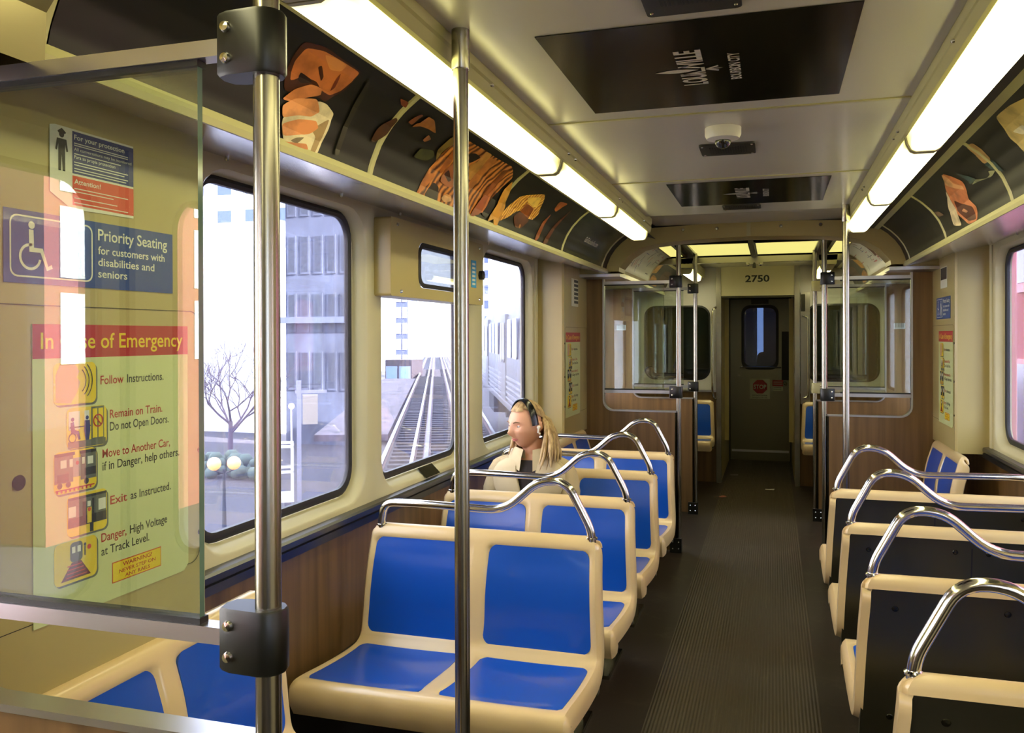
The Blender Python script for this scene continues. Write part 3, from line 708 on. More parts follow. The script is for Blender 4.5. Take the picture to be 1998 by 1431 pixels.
def make_seat(label, rail=True, group=None):
    t = thing('double_seat', label, 'seat', group=group)
    shell_mesh().build('shell', t, 50)
    for side in (-1, 1): pad_mesh(SEAT_S, side).build('seat_pad', t, 50)
    for side in (-1, 1): pad_mesh(BACK_S, side).build('back_pad', t, 50)
    # stainless back
    bp = mb(M['bsteel'])
    def yb(z): return .031+(z-.825)*.118
    zs = (.822, .37)
    for (xa, xb, d) in ((-1, 1, 0),):
        T, B = half_w(.80)-.01, half_w(.45)-.012
        o = [(-T, yb(zs[0]), zs[0]), (T, yb(zs[0]), zs[0]), (B, yb(zs[1]), zs[1]), (-B, yb(zs[1]), zs[1])]
        T2, B2 = T-.035, B-.035
        i_ = [(-T2, yb(zs[0]-.03), zs[0]-.03), (T2, yb(zs[0]-.03), zs[0]-.03), (B2, yb(zs[1]+.02), zs[1]+.02), (-B2, yb(zs[1]+.02), zs[1]+.02)]
        rec = [(x, y-.007, z) for x, y, z in i_]
        bp.loft([[(x, y-.03, z) for x, y, z in o], o, i_, rec], True, False); bp.poly(rec)
    back = bp.build('back_panel', t, flat=True)
    sm_ = mb(M['black']); z0, z1 = .40, .785
    sm_.poly([(-.002, yb(z1)-.0062, z1), (.002, yb(z1)-.0062, z1), (.002, yb(z0)-.0062, z0), (-.002, yb(z0)-.0062, z0)]).build('seam', back, flat=True)
    for x, z in ((-.05, .77), (.05, .77), (-.32, .76), (.32, .76), (-.33, .45), (.33, .45)):
        mb(M['dsteel']).lathe([(0, .003), (.007, .002), (.009, 0)], (x, yb(z)-.007, z), 'y', 10).build('screw', back)
    un = mb(M['heater']); un.prism([(-.44, .44), (-.10, .425), (-.08, .36), (-.42, .40)], 'x', -.39, .39).build('seat_frame', t, flat=True)
    lg = mb(M['dsteel']); lg.box(.16, .22, -.36, -.10, .015, .41); leg = lg.build('leg', t, flat=True)
    mb(M['steel']).box(.13, .25, -.40, -.06, 0, .016).build('foot_plate', leg, flat=True)
    if rail:
        rl = mb(M['chrome']).tube(bez(RAILP, .062, 6), .0138, 14).build('grab_rail', t, 60)
        for x in (-.367, .376): mb(M['chrome']).lathe([(.019, 0), (.019, .004), (.0145, .007)], (x, .014, .846), 'z', 14).build('flange', rl)
    return t
LX, RX = -.785, .785
G1 = 'double seats along the window with the tracks'; G2 = 'double seats with their steel backs turned'
sA = make_seat('empty blue double seat behind the free-standing pole, both cushions in full view', True, G1); sA.location = (LX, 2.665, 0)
for y, lb in ((3.345, 'second blue double seat, its back rest in front of the seated woman'), (4.04, 'blue double seat the woman in the beige trench coat sits on'), (4.735, 'last blue double seat before the wooden partition, behind the woman')):
    dup(sA, (LX, y, 0), 0, lb)
for y, lb in ((1.80, 'steel-backed double seat closest to the camera, its back filling the lower corner'), (2.505, 'second steel-backed double seat, one row ahead of the closest one'),
              (3.17, 'third steel-backed double seat, one row behind the one nearest the partition'), (3.845, 'steel-backed double seat nearest the far partition and the thin pole')):
    o = dup(sA, (RX, y, 0), PI, lb); o['group'] = G2
s0 = make_seat('blue bench seat against the wall under the emergency sign, behind the near glass screen', False); s0.location = (-1.10, 1.50, 0); s0.rotation_euler = (0, 0, PI/2)
dup(s0, (-1.10, 5.38, 0), PI/2, 'wall bench seat between the seated woman and the wooden partition')
dup(s0, (1.10, 5.38, 0), -PI/2, 'wall bench seat facing the aisle beside the far partition, beyond the steel-backed rows')
dup(s0, (-.83, 8.74, 0), 0, 'blue seat against the end wall, on the window side of the end door')
dup(s0, (.83, 8.74, 0), 0, 'blue seat against the end wall, beside the steel cabinet')

# ================================================================ WIND SCREENS BY THE DOORS
def rect_sweep(b, path, wy, th, y):
    """flat bar of depth wy following a path in x-z, th thick towards the left of travel"""
    P = [Vector(p) for p in path]; loops = []
    for i, p in enumerate(P):
        d = (P[min(i+1, len(P)-1)]-P[max(i-1, 0)]).normalized(); n = Vector((-d.y, d.x))
        q = p+n*th
        loops.append([(p.x, y-wy, p.y), (p.x, y+wy, p.y), (q.x, y+wy, q.y), (q.x, y-wy, q.y)])
    return b.loft(loops)
def partition(y, sg, label, clampmat='plastic', zc=(1.11, 1.877), top=2.15):
    t = thing('wind_screen', label, 'screen', (0, y, 0))
    arc = [(.93+.075*math.sin(math.radians(a)), 1.045-.075*math.cos(math.radians(a))) for a in range(0, 91, 15)]
    outl = [(.497, .015), (.497, .97)]+arc+[(1.005, 1.905), (1.285, 1.905), (1.285, .84), (1.285, .015)]
    wp = mb(M['wood']); wp.prism([(sg*x, z) for x, z in outl], 'y', -.014, .014).build('wood_panel', t, flat=True)
    path = [(.492, .97)]+arc+[(1.005, 1.905)]
    et = mb(M['alu']); rect_sweep(et, [(sg*x, z) for x, z in path], .021, .011*sg, 0); et.build('edge_trim', t, 30)
    es = mb(M['dsteel']).box(*sorted((sg*.488, sg*.499)), -.02, .02, .015, .97).build('edge_post', t, flat=True)
    g = MB(); xa, xb, za, zb = .575, 1.0, zc[0]+.010, zc[1]-.008
    X = sorted((sg*xa, sg*xb))
    g.m(M['screen']).poly([(X[0], -.005, za), (X[1], -.005, za), (X[1], -.005, zb), (X[0], -.005, zb)]).poly([(X[0], .005, za), (X[1], .005, za), (X[1], .005, zb), (X[0], .005, zb)])
    xe = sg*xa
    g.m(M['gedge']).poly([(xe, -.005, za), (xe, .005, za), (xe, .005, zb), (xe, -.005, zb)])
    g.build('glass_pane', t, recalc=False, flat=True)
    for zz, nm in ((zc[0], 'bottom_rail'), (zc[1], 'top_rail')):
        X = sorted((sg*.515, sg*1.005))
        rl = mb(M['alu']).box(X[0], X[1], -.013, .013, zz-.011, zz+.011).build(nm, t, flat=True)
        X = sorted((sg*.572, sg*1.0)); e = .011 if zz < 1.5 else -.019
        mb(M['black']).box(X[0], X[1], -.009, .009, zz+e, zz+e+.008).build('rubber_seal', rl, flat=True)
    mb(M['steel']).tube([(sg*.474, 0, 0), (sg*.474, 0, top)], .0167, 20).build('pole', t, 60)
    for zz in (zc[0], zc[1]):
        c = mb(M[clampmat])
        out = [(.448, 0)]+[(.474-.026*math.cos(math.radians(a)), .026*math.sin(math.radians(a))) for a in (30, 60, 90)]+[(.52, .024), (.535, .018), (.54, 0)]
        full = out+[(x, -yy) for x, yy in out[-2:0:-1]]
        def ring(s, z): return [(sg*(.49+(x-.49)*s), yy*s, z) for x, yy in full]
        cl = c.loft([ring(.94, zz-.041), ring(1, zz-.037), ring(1, zz+.037), ring(.94, zz+.041)]).build('clamp', t, 35)
        for dz in (-.02, .02): mb(M['chrome']).lathe([(0, -.005), (.006, -.004), (.0075, 0)], (sg*.518, -.0245, zz+dz), 'y', 12).build('screw', cl)
    bb = mb(M['plastic']).box(*sorted((sg*.455, sg*.535)), -.03, .03, 0, .10).build('base_bracket', t, flat=True)
    for zz in (.03, .075):
        for x in (.475, .515): mb(M['chrome']).sphere((sg*x, -.031, zz), .006, 8, 5).build('bolt', bb)
    return t
partition(.95, -1, 'large glass and wood screen in the near corner, before the big emergency sign')
partition(5.94, -1, 'wood and glass partition behind the last blue double seat on the window side')
partition(5.94, 1, 'wood and glass partition ahead of the steel-backed seats, with black clamps')
partition(7.26, -1, 'farther wood and glass screen beyond the doorway on the window side', zc=(1.075, 1.90), top=2.21)
partition(7.26, 1, 'farther wood and glass screen beyond the doorway, with cream clamps on its pole', clampmat='greige', zc=(1.075, 1.90), top=2.21)
def pole(x, y, label, top=2.156):
    t = thing('grab_pole', label, 'pole', (x, y, 0))
    mb(M['steel']).tube([(0, 0, 0), (0, 0, top)], .0163, 20).build('tube', t, 60)
    mb(M['steel']).lathe([(.0185, top-.085), (.0195, top-.083), (.0195, top)], (0, 0, 0), 'z', 20).build('sleeve', t, 40)
    mb(M['steel']).lathe([(.04, 0), (.04, .006), (.022, .012), (.0195, .05)], (0, 0, 0), 'z', 20).build('base_flange', t, 40)
    return t
pole(-.488, 1.70, 'free-standing steel pole in front of the first blue double seat')
pole(.50, 4.55, 'thin steel ceiling pole on the aisle side of the steel-backed seats')

# ================================================================ STRIP LIGHTS
LPROF = [(.533, 2.097), (.538, 2.075), (.548, 2.056), (.560, 2.050), (.612, 2.050), (.624, 2.056), (.642, 2.078), (.646, 2.097)]
FT = {-1: 'over the window side', 1: 'over the steel-backed seats'}
SEC = [(-1.95, -.36, 'behind the camera'), (-.35, 1.22, 'directly above the camera doorway'), (1.225, 2.785, 'longest and closest in view'), (2.795, 3.865, 'middle one of its row'), (3.875, 4.86, 'last of its row before the portal'), (7.62, 8.70, 'in the far bay beyond the doorway')]
for sg in (-1, 1):
    for a, b, w in SEC:
        t = thing('strip_light', 'glowing strip light %s, %s' % (FT[sg], w), 'light', (0, a, 0), group='fluorescent strip lights %s' % FT[sg])
        mb(M['lens']).prism([(sg*x, z) for x, z in LPROF], 'y', .012, b-a-.012).build('diffuser', t, 20)
        ec = mb(M['greige'])
        big = [(sg*(.59+(x-.59)*1.05), 2.07+(z-2.07)*1.06) for x, z in LPROF]
        for y0, y1 in ((0, .012), (b-a-.012, b-a)):
            e = mb(M['greige']).prism(big, 'y', y0, y1).build('end_cap', t, 20)

# ================================================================ ADVERTISEMENTS
SWIRL = {(84, 38, 12): swirl_mat('print_amber_flow', (70, 28, 8), (206, 130, 56), (9, 9, 9), 7), (214, 160, 48): swirl_mat('print_flame', (150, 84, 20), (240, 190, 80), (14, 14, 14), 9)}
def art(b, sg, polys, k0=0):
    """printed shapes, and painted reflections in the far bay, laid on the curved card: polygons in (metres along the car, metres up the card)"""
    for k, (rgb, pts) in enumerate(polys):
        for w_ in (.12, .22):                                                # round the corners off
            pts = [q for a, c in zip(pts, pts[1:]+pts[:1]) for q in ((a[0]*(1-w_)+c[0]*w_, a[1]*(1-w_)+c[1]*w_), (a[0]*w_+c[0]*(1-w_), a[1]*w_+c[1]*(1-w_)))]
        bm = bmesh.new(); vs = [bm.verts.new((p[1], p[0], 0)) for p in pts]
        try: bm.faces.new(vs)
        except ValueError: bm.free(); continue
        bmesh.ops.triangulate(bm, faces=bm.faces[:])
        for s in COVE_S[1:-1]:
            bmesh.ops.bisect_plane(bm, geom=bm.verts[:]+bm.edges[:]+bm.faces[:], plane_co=(s, 0, 0), plane_no=(1, 0, 0), dist=1e-5)
        bm.verts.index_update()
        b.m(SWIRL[rgb] if rgb in SWIRL else mat('print_%02x%02x%02x' % rgb, rgb, .38, noise=((9, 12, 20), tuple(v*.55 for v in rgb), .45, .8), spec=.3))
        b.add([cove_pt(sg, v.co.y, v.co.x, .0030+.00025*(k+k0)) for v in bm.verts], [tuple(v.index for v in f.verts) for f in bm.faces]); bm.free()
    return b
ART_DRINK = [((72,34,14),[(1.651,0.106),(1.63,0.132),(1.61,0.185),(1.608,0.226),(1.676,0.241),(1.755,0.238),(1.852,0.237),(1.858,0.205),(1.852,0.173),(1.833,0.15),(1.811,0.126),(1.778,0.129)]),((196,112,58),[(1.651,0.131),(1.625,0.177),(1.629,0.216),(1.683,0.231),(1.762,0.233),(1.85,0.233),(1.853,0.203),(1.841,0.169),(1.815,0.145),(1.776,0.146),(1.738,0.16),(1.687,0.156)]),((215,140,80),[(1.692,0.225),(1.741,0.232),(1.788,0.231),(1.789,0.209),(1.749,0.199)]),((40,20,10),[(1.674,0.142),(1.666,0.162),(1.719,0.158),(1.722,0.15),(1.69,0.139)]),((70,32,14),[(1.705,0.191),(1.713,0.199),(1.747,0.178),(1.75,0.165)]),((120,50,25),[(1.804,0.155),(1.794,0.181),(1.791,0.207),(1.801,0.194),(1.811,0.168)]),((222,205,165),[(1.677,0.052),(1.784,0.122),(1.82,0.124),(1.869,0.111),(1.875,0.07),(1.857,0.0),(1.808,0.0),(1.704,0.0)]),((160,130,85),[(1.802,0.052),(1.864,0.096),(1.86,0.045),(1.844,0.0),(1.822,0.0),(1.833,0.039)]),((120,100,70),[(1.731,0.008),(1.754,0.02),(1.787,0.028),(1.76,0.006)]),((205,125,68),[(1.655,0.087),(1.679,0.121),(1.723,0.148),(1.769,0.152),(1.779,0.136),(1.733,0.115),(1.686,0.09)]),((226,150,92),[(1.663,0.075),(1.701,0.105),(1.774,0.125),(1.811,0.099),(1.784,0.079),(1.733,0.07),(1.678,0.05)]),((220,140,82),[(1.685,0.038),(1.738,0.062),(1.809,0.076),(1.829,0.062),(1.802,0.04),(1.697,0.01)]),((200,125,75),[(1.705,0.0),(1.752,0.007),(1.799,0.015),(1.812,0.002),(1.758,0.0),(1.705,0.0)]),((78,44,16),[(2.088,0.09),(2.084,0.129),(2.133,0.182),(2.152,0.176),(2.148,0.125),(2.107,0.089)]),((150,70,25),[(2.075,0.234),(2.125,0.238),(2.137,0.219),(2.105,0.219)]),((44,40,24),[(1.93,0.12),(1.909,0.193),(1.899,0.234),(1.922,0.214),(1.946,0.153),(1.953,0.098),(1.955,0.02),(1.932,0.015)])]
ART_POUR = [((84,38,12),[(2.464,0.0),(2.483,0.036),(2.486,0.062),(2.509,0.107),(2.521,0.138),(2.533,0.181),(2.547,0.207),(2.6,0.236),(2.67,0.237),(2.743,0.239),(2.923,0.238),(3.084,0.243),(3.178,0.206),(3.149,0.134),(3.119,0.063),(2.999,0.003),(2.81,0.0),(2.641,0.0),(2.507,0.0)]),((40,26,12),[(2.526,0.008),(2.568,0.059),(2.623,0.05),(2.641,0.0),(2.549,0.0)]),((184,108,44),[(2.484,0.054),(2.507,0.077),(2.553,0.085),(2.557,0.071),(2.526,0.036),(2.472,0.0)]),((176,96,36),[(2.577,0.098),(2.577,0.156),(2.563,0.196),(2.608,0.174),(2.623,0.145),(2.6,0.095)]),((196,120,50),[(2.855,0.095),(2.84,0.166),(2.829,0.226),(2.932,0.234),(2.906,0.162),(2.899,0.087)]),((208,150,68),[(2.755,0.164),(2.794,0.189),(2.777,0.239),(2.845,0.24),(2.855,0.17),(2.842,0.111)]),((24,14,8),[(2.686,0.2),(2.734,0.213),(2.79,0.208),(2.745,0.169)]),((150,80,30),[(2.994,0.01),(3.031,0.111),(3.039,0.217),(3.087,0.225),(3.081,0.111),(3.052,0.014)]),((190,110,55),[(3.044,0.025),(3.068,0.104),(3.099,0.154),(3.102,0.078),(3.092,0.028)]),((30,18,8),[(3.072,0.021),(3.111,0.071),(3.138,0.132),(3.184,0.064),(3.141,0.014)]),((160,92,50),[(2.605,0.069),(2.611,0.114),(2.64,0.154),(2.744,0.083),(2.715,0.066),(2.669,0.062)]),((60,28,14),[(2.614,0.098),(2.633,0.118),(2.692,0.089),(2.673,0.078)]),((206,150,90),[(2.657,0.018),(2.69,0.04),(2.742,0.039),(2.754,0.022),(2.692,0.009)]),((150,92,44),[(2.24,0.18),(2.25,0.197),(2.298,0.22),(2.269,0.233),(2.318,0.234),(2.391,0.199),(2.333,0.2),(2.277,0.195)]),((130,80,44),[(2.347,0.162),(2.356,0.186),(2.39,0.177),(2.367,0.16)]),((60,62,26),[(2.355,0.103),(2.368,0.136),(2.452,0.149),(2.483,0.133),(2.44,0.107)]),((110,90,40),[(2.506,0.122),(2.471,0.159),(2.494,0.23),(2.543,0.206),(2.514,0.175)]),((110,60,30),[(2.199,0.187),(2.227,0.228),(2.243,0.228),(2.232,0.185)]),((208,150,50),[(3.149,0.002),(3.201,0.085),(3.179,0.14),(3.189,0.197),(3.251,0.154),(3.281,0.088),(3.28,0.042),(3.204,0.018)]),((150,70,28),[(2.953,0.0),(3.022,0.09),(3.08,0.101),(3.064,0.026),(2.986,0.0)]),((200,140,44),[(3.223,0.0),(3.247,0.033),(3.195,0.035),(3.199,0.098),(3.218,0.126),(3.292,0.096),(3.295,0.043),(3.27,0.001)])]
ART_FLAME = [((214,160,48),[(3.295,0.021),(3.299,0.057),(3.346,0.102),(3.401,0.154),(3.456,0.174),(3.639,0.219),(3.689,0.191),(3.757,0.123),(3.723,0.086),(3.615,0.082),(3.502,0.101),(3.456,0.087),(3.388,0.053)]),((236,196,90),[(3.485,0.167),(3.632,0.198),(3.674,0.151),(3.633,0.14),(3.528,0.149)]),((150,76,24),[(3.502,0.101),(3.53,0.142),(3.655,0.135),(3.655,0.08),(3.581,0.08)]),((96,46,16),[(3.45,0.065),(3.507,0.099),(3.68,0.08),(3.598,0.028),(3.518,0.025)]),((180,120,60),[(3.563,0.034),(3.567,0.049),(3.589,0.042),(3.582,0.026)]),((184,98,32),[(3.9,0.181),(3.879,0.228),(4.007,0.241),(3.955,0.171)]),((150,76,28),[(3.846,0.004),(3.875,0.1),(3.925,0.161),(3.912,0.022),(3.874,0.003)]),((96,46,20),[(3.988,0.0),(4.113,0.16),(4.14,0.236),(4.141,0.149),(4.068,0.009)])]
ART_SIP = [((206,124,78),[(3.738,0.242),(3.71,0.22),(3.648,0.169),(3.691,0.13),(3.754,0.097),(3.694,0.055),(3.751,0.005),(3.913,0.008),(4.054,0.091),(3.919,0.183)]),((228,170,120),[(3.758,0.242),(3.745,0.225),(3.757,0.181),(3.698,0.155),(3.712,0.135),(3.801,0.165),(3.862,0.197)]),((90,40,26),[(3.941,0.129),(3.874,0.097),(3.742,0.063),(3.761,0.01),(3.896,0.021),(3.997,0.082)]),((214,150,110),[(3.881,0.077),(3.835,0.057),(3.873,0.055),(3.928,0.072)]),((220,200,165),[(3.919,0.183),(3.979,0.141),(4.016,0.064),(4.024,0.018),(4.168,0.037),(4.103,0.115)]),((60,80,76),[(3.625,0.211),(3.526,0.163),(3.493,0.14),(3.603,0.139),(3.588,0.159)]),((150,150,110),[(3.502,0.142),(3.389,0.121),(3.329,0.124),(3.319,0.138),(3.249,0.125),(3.326,0.115),(3.48,0.129),(3.584,0.134)]),((110,86,66),[(4.365,0.141),(4.268,0.129),(4.229,0.101),(4.336,0.109)])]
ART_ARM = [((196,152,96),[(3.264,0.252),(3.181,0.248),(3.205,0.164),(3.304,0.165)]),((40,66,70),[(3.304,0.165),(3.205,0.164),(3.194,0.128),(3.186,0.102),(3.29,0.139)]),((204,178,110),[(2.848,0.255),(2.701,0.25),(2.547,0.229),(2.907,0.084),(2.926,0.123),(2.93,0.178)]),((225,215,180),[(2.871,0.188),(2.772,0.185),(2.773,0.165),(2.832,0.161)])]

ADS = [(-1, -.07, 1.015, None, None), ]
def card(sg, y0, y1, label, polys=None, bk='rackbk', base=None, words=None, ltop=.97):
    t = thing('advertisement_card', label, 'advertisement', (0, 0, 0))
    rows = [[cove_pt(sg, y, COVE_S[-1]*s/24, .0018) for s in range(25)] for y in (y0+.016, y1-.016)]
    mb(M[bk]).grid(rows).build('card', t, 60)
    if polys: art(MB(), sg, polys).build('print_or_reflection', t, recalc=False, flat=True)
    if words:
        yy, s, h, w, body = words
        text(mb(M['adtx']), body, (0, 0, 0), (0, 0, 0), (0, 0, 0), h, w, .03, fn=lambda p: cove_pt(sg, yy-sg*p[0], s+p[1], .0032)).build('lettering', t, recalc=False, flat=True)
    return t
card(-1, 1.03, 2.145, 'curved dark advertisement of a face drinking from a cut glass, beside the near pole', ART_DRINK)
card(-1, 2.145, 3.24, 'curved advertisement with orange swirls of poured spirit behind the free-standing pole', ART_POUR)
card(-1, 3.24, 4.39, 'curved advertisement with a golden flame, above the window vent end', ART_FLAME)
card(-1, 4.39, 5.5, 'dark olive advertisement with a small cream web address', None, 'adgn', words=(4.78, .105, .032, .36, 'GoToLouisville.com'))
card(1, 1.03, 2.145, 'plain dark advertisement over the closest steel-backed seat', None)
card(1, 2.145, 3.24, 'curved advertisement with an arm and a tan field, at the picture edge', ART_ARM)
card(1, 3.24, 4.39, 'curved advertisement of a tilted laughing face over the steel-backed seats', ART_SIP)
card(1, 4.39, 5.5, 'plain black advertisement card next to the portal, over the thin pole', None)
for sg, w in ((-1, 'window side'), (1, 'cabinet side')):
    card(sg, 7.52, 8.9, 'dark curved card with painted golden reflections in the far bay, %s' % w, [((150, 100, 30), [(7.6, .02), (8.2, .02), (8.0, .1), (7.7, .12)]), ((205, 150, 50), [(7.55, .12), (7.8, .14), (7.75, .24), (7.56, .25)]), ((70, 40, 14), [(8.2, .05), (8.8, .08), (8.6, .22), (8.1, .2)])])  # golden reflections on the dark cards are painted as coloured shapes
# route maps in the doorway
def vcove(sg, y, u, off):
    P = [(.90, 1.96), (.885, 2.03), (.85, 2.09), (.80, 2.14), (.74, 2.18), (.70, 2.19)]
    f = max(0, min(4.999, u*5)); i = int(f); f -= i; a, b = P[i], P[i+1]
    d = Vector((b[0]-a[0], b[1]-a[1])).normalized()
    return (sg*(a[0]+(b[0]-a[0])*f-d.y*off), y, a[1]+(b[1]-a[1])*f+d.x*off)
for sg, w in ((-1, 'on the window side'), (1, 'on the cabinet side')):
    t = thing('route_map', 'curved white transit route map in the doorway cove %s' % w, 'map', (0, 0, 0))
    mb(M['s_white']).grid([[vcove(sg, y, .06+.88*k/20, .003) for k in range(21)] for y in (6.02, 7.42)]).build('card', t, 60)
    b = MB(); rnd = random.Random(3+sg)
    cols = ['s_red', 's_blue', 's_grey', 's_blk', 's_lred']
    for k in range(34):
        y = 6.1+1.2*rnd.random(); u = .12+.7*rnd.random(); L = .04+.16*rnd.random(); c = rnd.choice(cols)
        b.m(M[c])
        if rnd.random() < .5: b.grid([[vcove(sg, y, u+q*.012, .0045), vcove(sg, y+L, u+q*.012, .0045)] for q in (0, 1)])
        else: b.grid([[vcove(sg, y, u+.16*q/4, .0045), vcove(sg, y+.012, u+.16*q/4, .0045)] for q in range(5)])
    if sg > 0: b.m(mat('map_brown', (110, 66, 40), .4)).grid([[vcove(sg, 6.5, .35+.5*q/6, .005), vcove(sg, 6.6, .35+.5*q/6, .005)] for q in range(7)])
    b.build('route_lines', t, recalc=False, flat=True)

# ceiling posters, vents, camera dome
def ceil_poster(y0, y1, x0, x1, label):
    t = thing('ceiling_poster', label, 'poster', (0, 0, 2.1555))
    mb(M['adbk']).box(x0, x1, y0, y1, -.002, 0).build('sheet', t, flat=True)
    cx, cy = (x0+x1)/2, (y0+y1)/2
    b = mb(M['adtx']); z = -.0032
    # tall condensed letters of the city name, the S replaced by a lily
    R, U = Vector((0, -1, 0)), Vector((-1, 0, 0)); o = Vector((cx+.002, cy+.125, z))
    h = .058
    text(b, 'LOUI', o, R, U, h, .098, .05); text(b, 'VILLE', o+R*.150, R, U, h, .122, .05)
    def lily(pts): b.poly([o+R*p[0]+U*p[1] for p in pts])
    c = .124
    lily([(c, .118), (c+.011, .088), (c+.014, .062), (c+.010, .04), (c, .012), (c-.010, .04), (c-.014, .062), (c-.011, .088)])
    for s in (-1, 1):
        lily([(c+s*.012, .010), (c+s*.020, .034), (c+s*.026, .050), (c+s*.036, .052), (c+s*.042, .042), (c+s*.040, .030), (c+s*.035, .040), (c+s*.030, .038), (c+s*.026, .020), (c+s*.016, .004)])
        lily([(c+s*.003, -.004), (c+s*.022, -.034), (c+s*.014, -.036), (c+s*.001, -.010)])
    lily([(c-.018, .006), (c+.018, .006), (c+.018, -.003), (c-.018, -.003)])
    lily([(c-.006, -.006), (c+.006, -.006), (c, -.046)])
    text(b, 'BOURBON CITY', Vector((cx+.088, cy+.105, z)), R, U, .026, .205, .03)
    b.build('lettering', t, recalc=False, flat=True)
    return t
ceil_poster(1.784, 2.446, -.347, .322, 'black ceiling poster with cream city lettering and a lily, nearest the camera')
ceil_poster(3.69, 4.34, -.29, .38, 'black ceiling poster farther along, partly lost in reflections')
def air_vent(y0, y1, label):
    t = thing('air_vent', label, 'vent', (0, (y0+y1)/2, 2.156)); h = (y1-y0)/2
    mb(M['vent']).prism(rrect(-.093, .093, -h, h, .012), 'z', -.006, 0).build('plate', t, 20)
    sl = mb(M['black'])
    for k in range(15): sl.box(-.06+k*.0086, -.0555+k*.0086, -h*.55, h*.55, -.0075, -.006)
    sl.build('slots', t, flat=True)
    for x in (-.082, .082):
        for s in (-1, 1): mb(M['steel']).sphere((x, s*h*.8, -.006), .004, 8, 5).build('screw', t)
air_vent(1.50, 1.735, 'brown slotted ceiling vent at the picture top, before the first poster')
air_vent(2.96, 3.135, 'brown slotted ceiling vent behind the dome camera')
air_vent(4.36, 4.51, 'brown slotted ceiling vent just beyond the second poster')
t = thing('dome_camera', 'white dome security camera on the ceiling between two black posters', 'camera', (0, 2.75, 2.156))
mb(M['white']).lathe([(.056, 0), (.056, -.022), (.050, -.034), (.026, -.040), (0, -.040)], (0, 0, 0), 'z', 28).build('housing', t, 30)
mb(mat('smoked_dome', (30, 30, 30), .05, spec=.8)).sphere((0, 0, -.040), .025, 18, 12).build('dome', t, 60)

# ================================================================ NOTICES ON THE COLUMNS
def wall_sign(sg, y0):
    """returns a mapper from (u metres along reading direction, z) to the column face; offset in steps of .3 mm"""
    d = 1 if sg < 0 else -1
    def P(u, z, k=0): return (sg*(1.1185-.0004*k), y0+d*u, z)
    return P, Vector((0, d, 0)), Vector((0, 0, 1))
def flat(b, P, pts, k): return b.poly([P(u, z, k) for u, z in pts])
def rect(b, P, u0, u1, z0, z1, k): return flat(b, P, [(u0, z0), (u1, z0), (u1, z1), (u0, z1)], k)
def rr(b, P, u0, u1, z0, z1, r, k): return flat(b, P, rrect(u0, u1, z0, z1, r, 4), k)
def disc(b, P, u, z, r, k, n=14): return flat(b, P, [(u+r*math.cos(2*PI*i/n), z+r*math.sin(2*PI*i/n)) for i in range(n)], k)
def ring(b, P, u, z, r, w, k, n=18, a0=0, a1=360):
    rows = [[P(u+q*math.cos(math.radians(a0+(a1-a0)*i/n)), z+q*math.sin(math.radians(a0+(a1-a0)*i/n)), k) for i in range(n+1)] for q in (r, r-w)]
    return b.grid(rows)
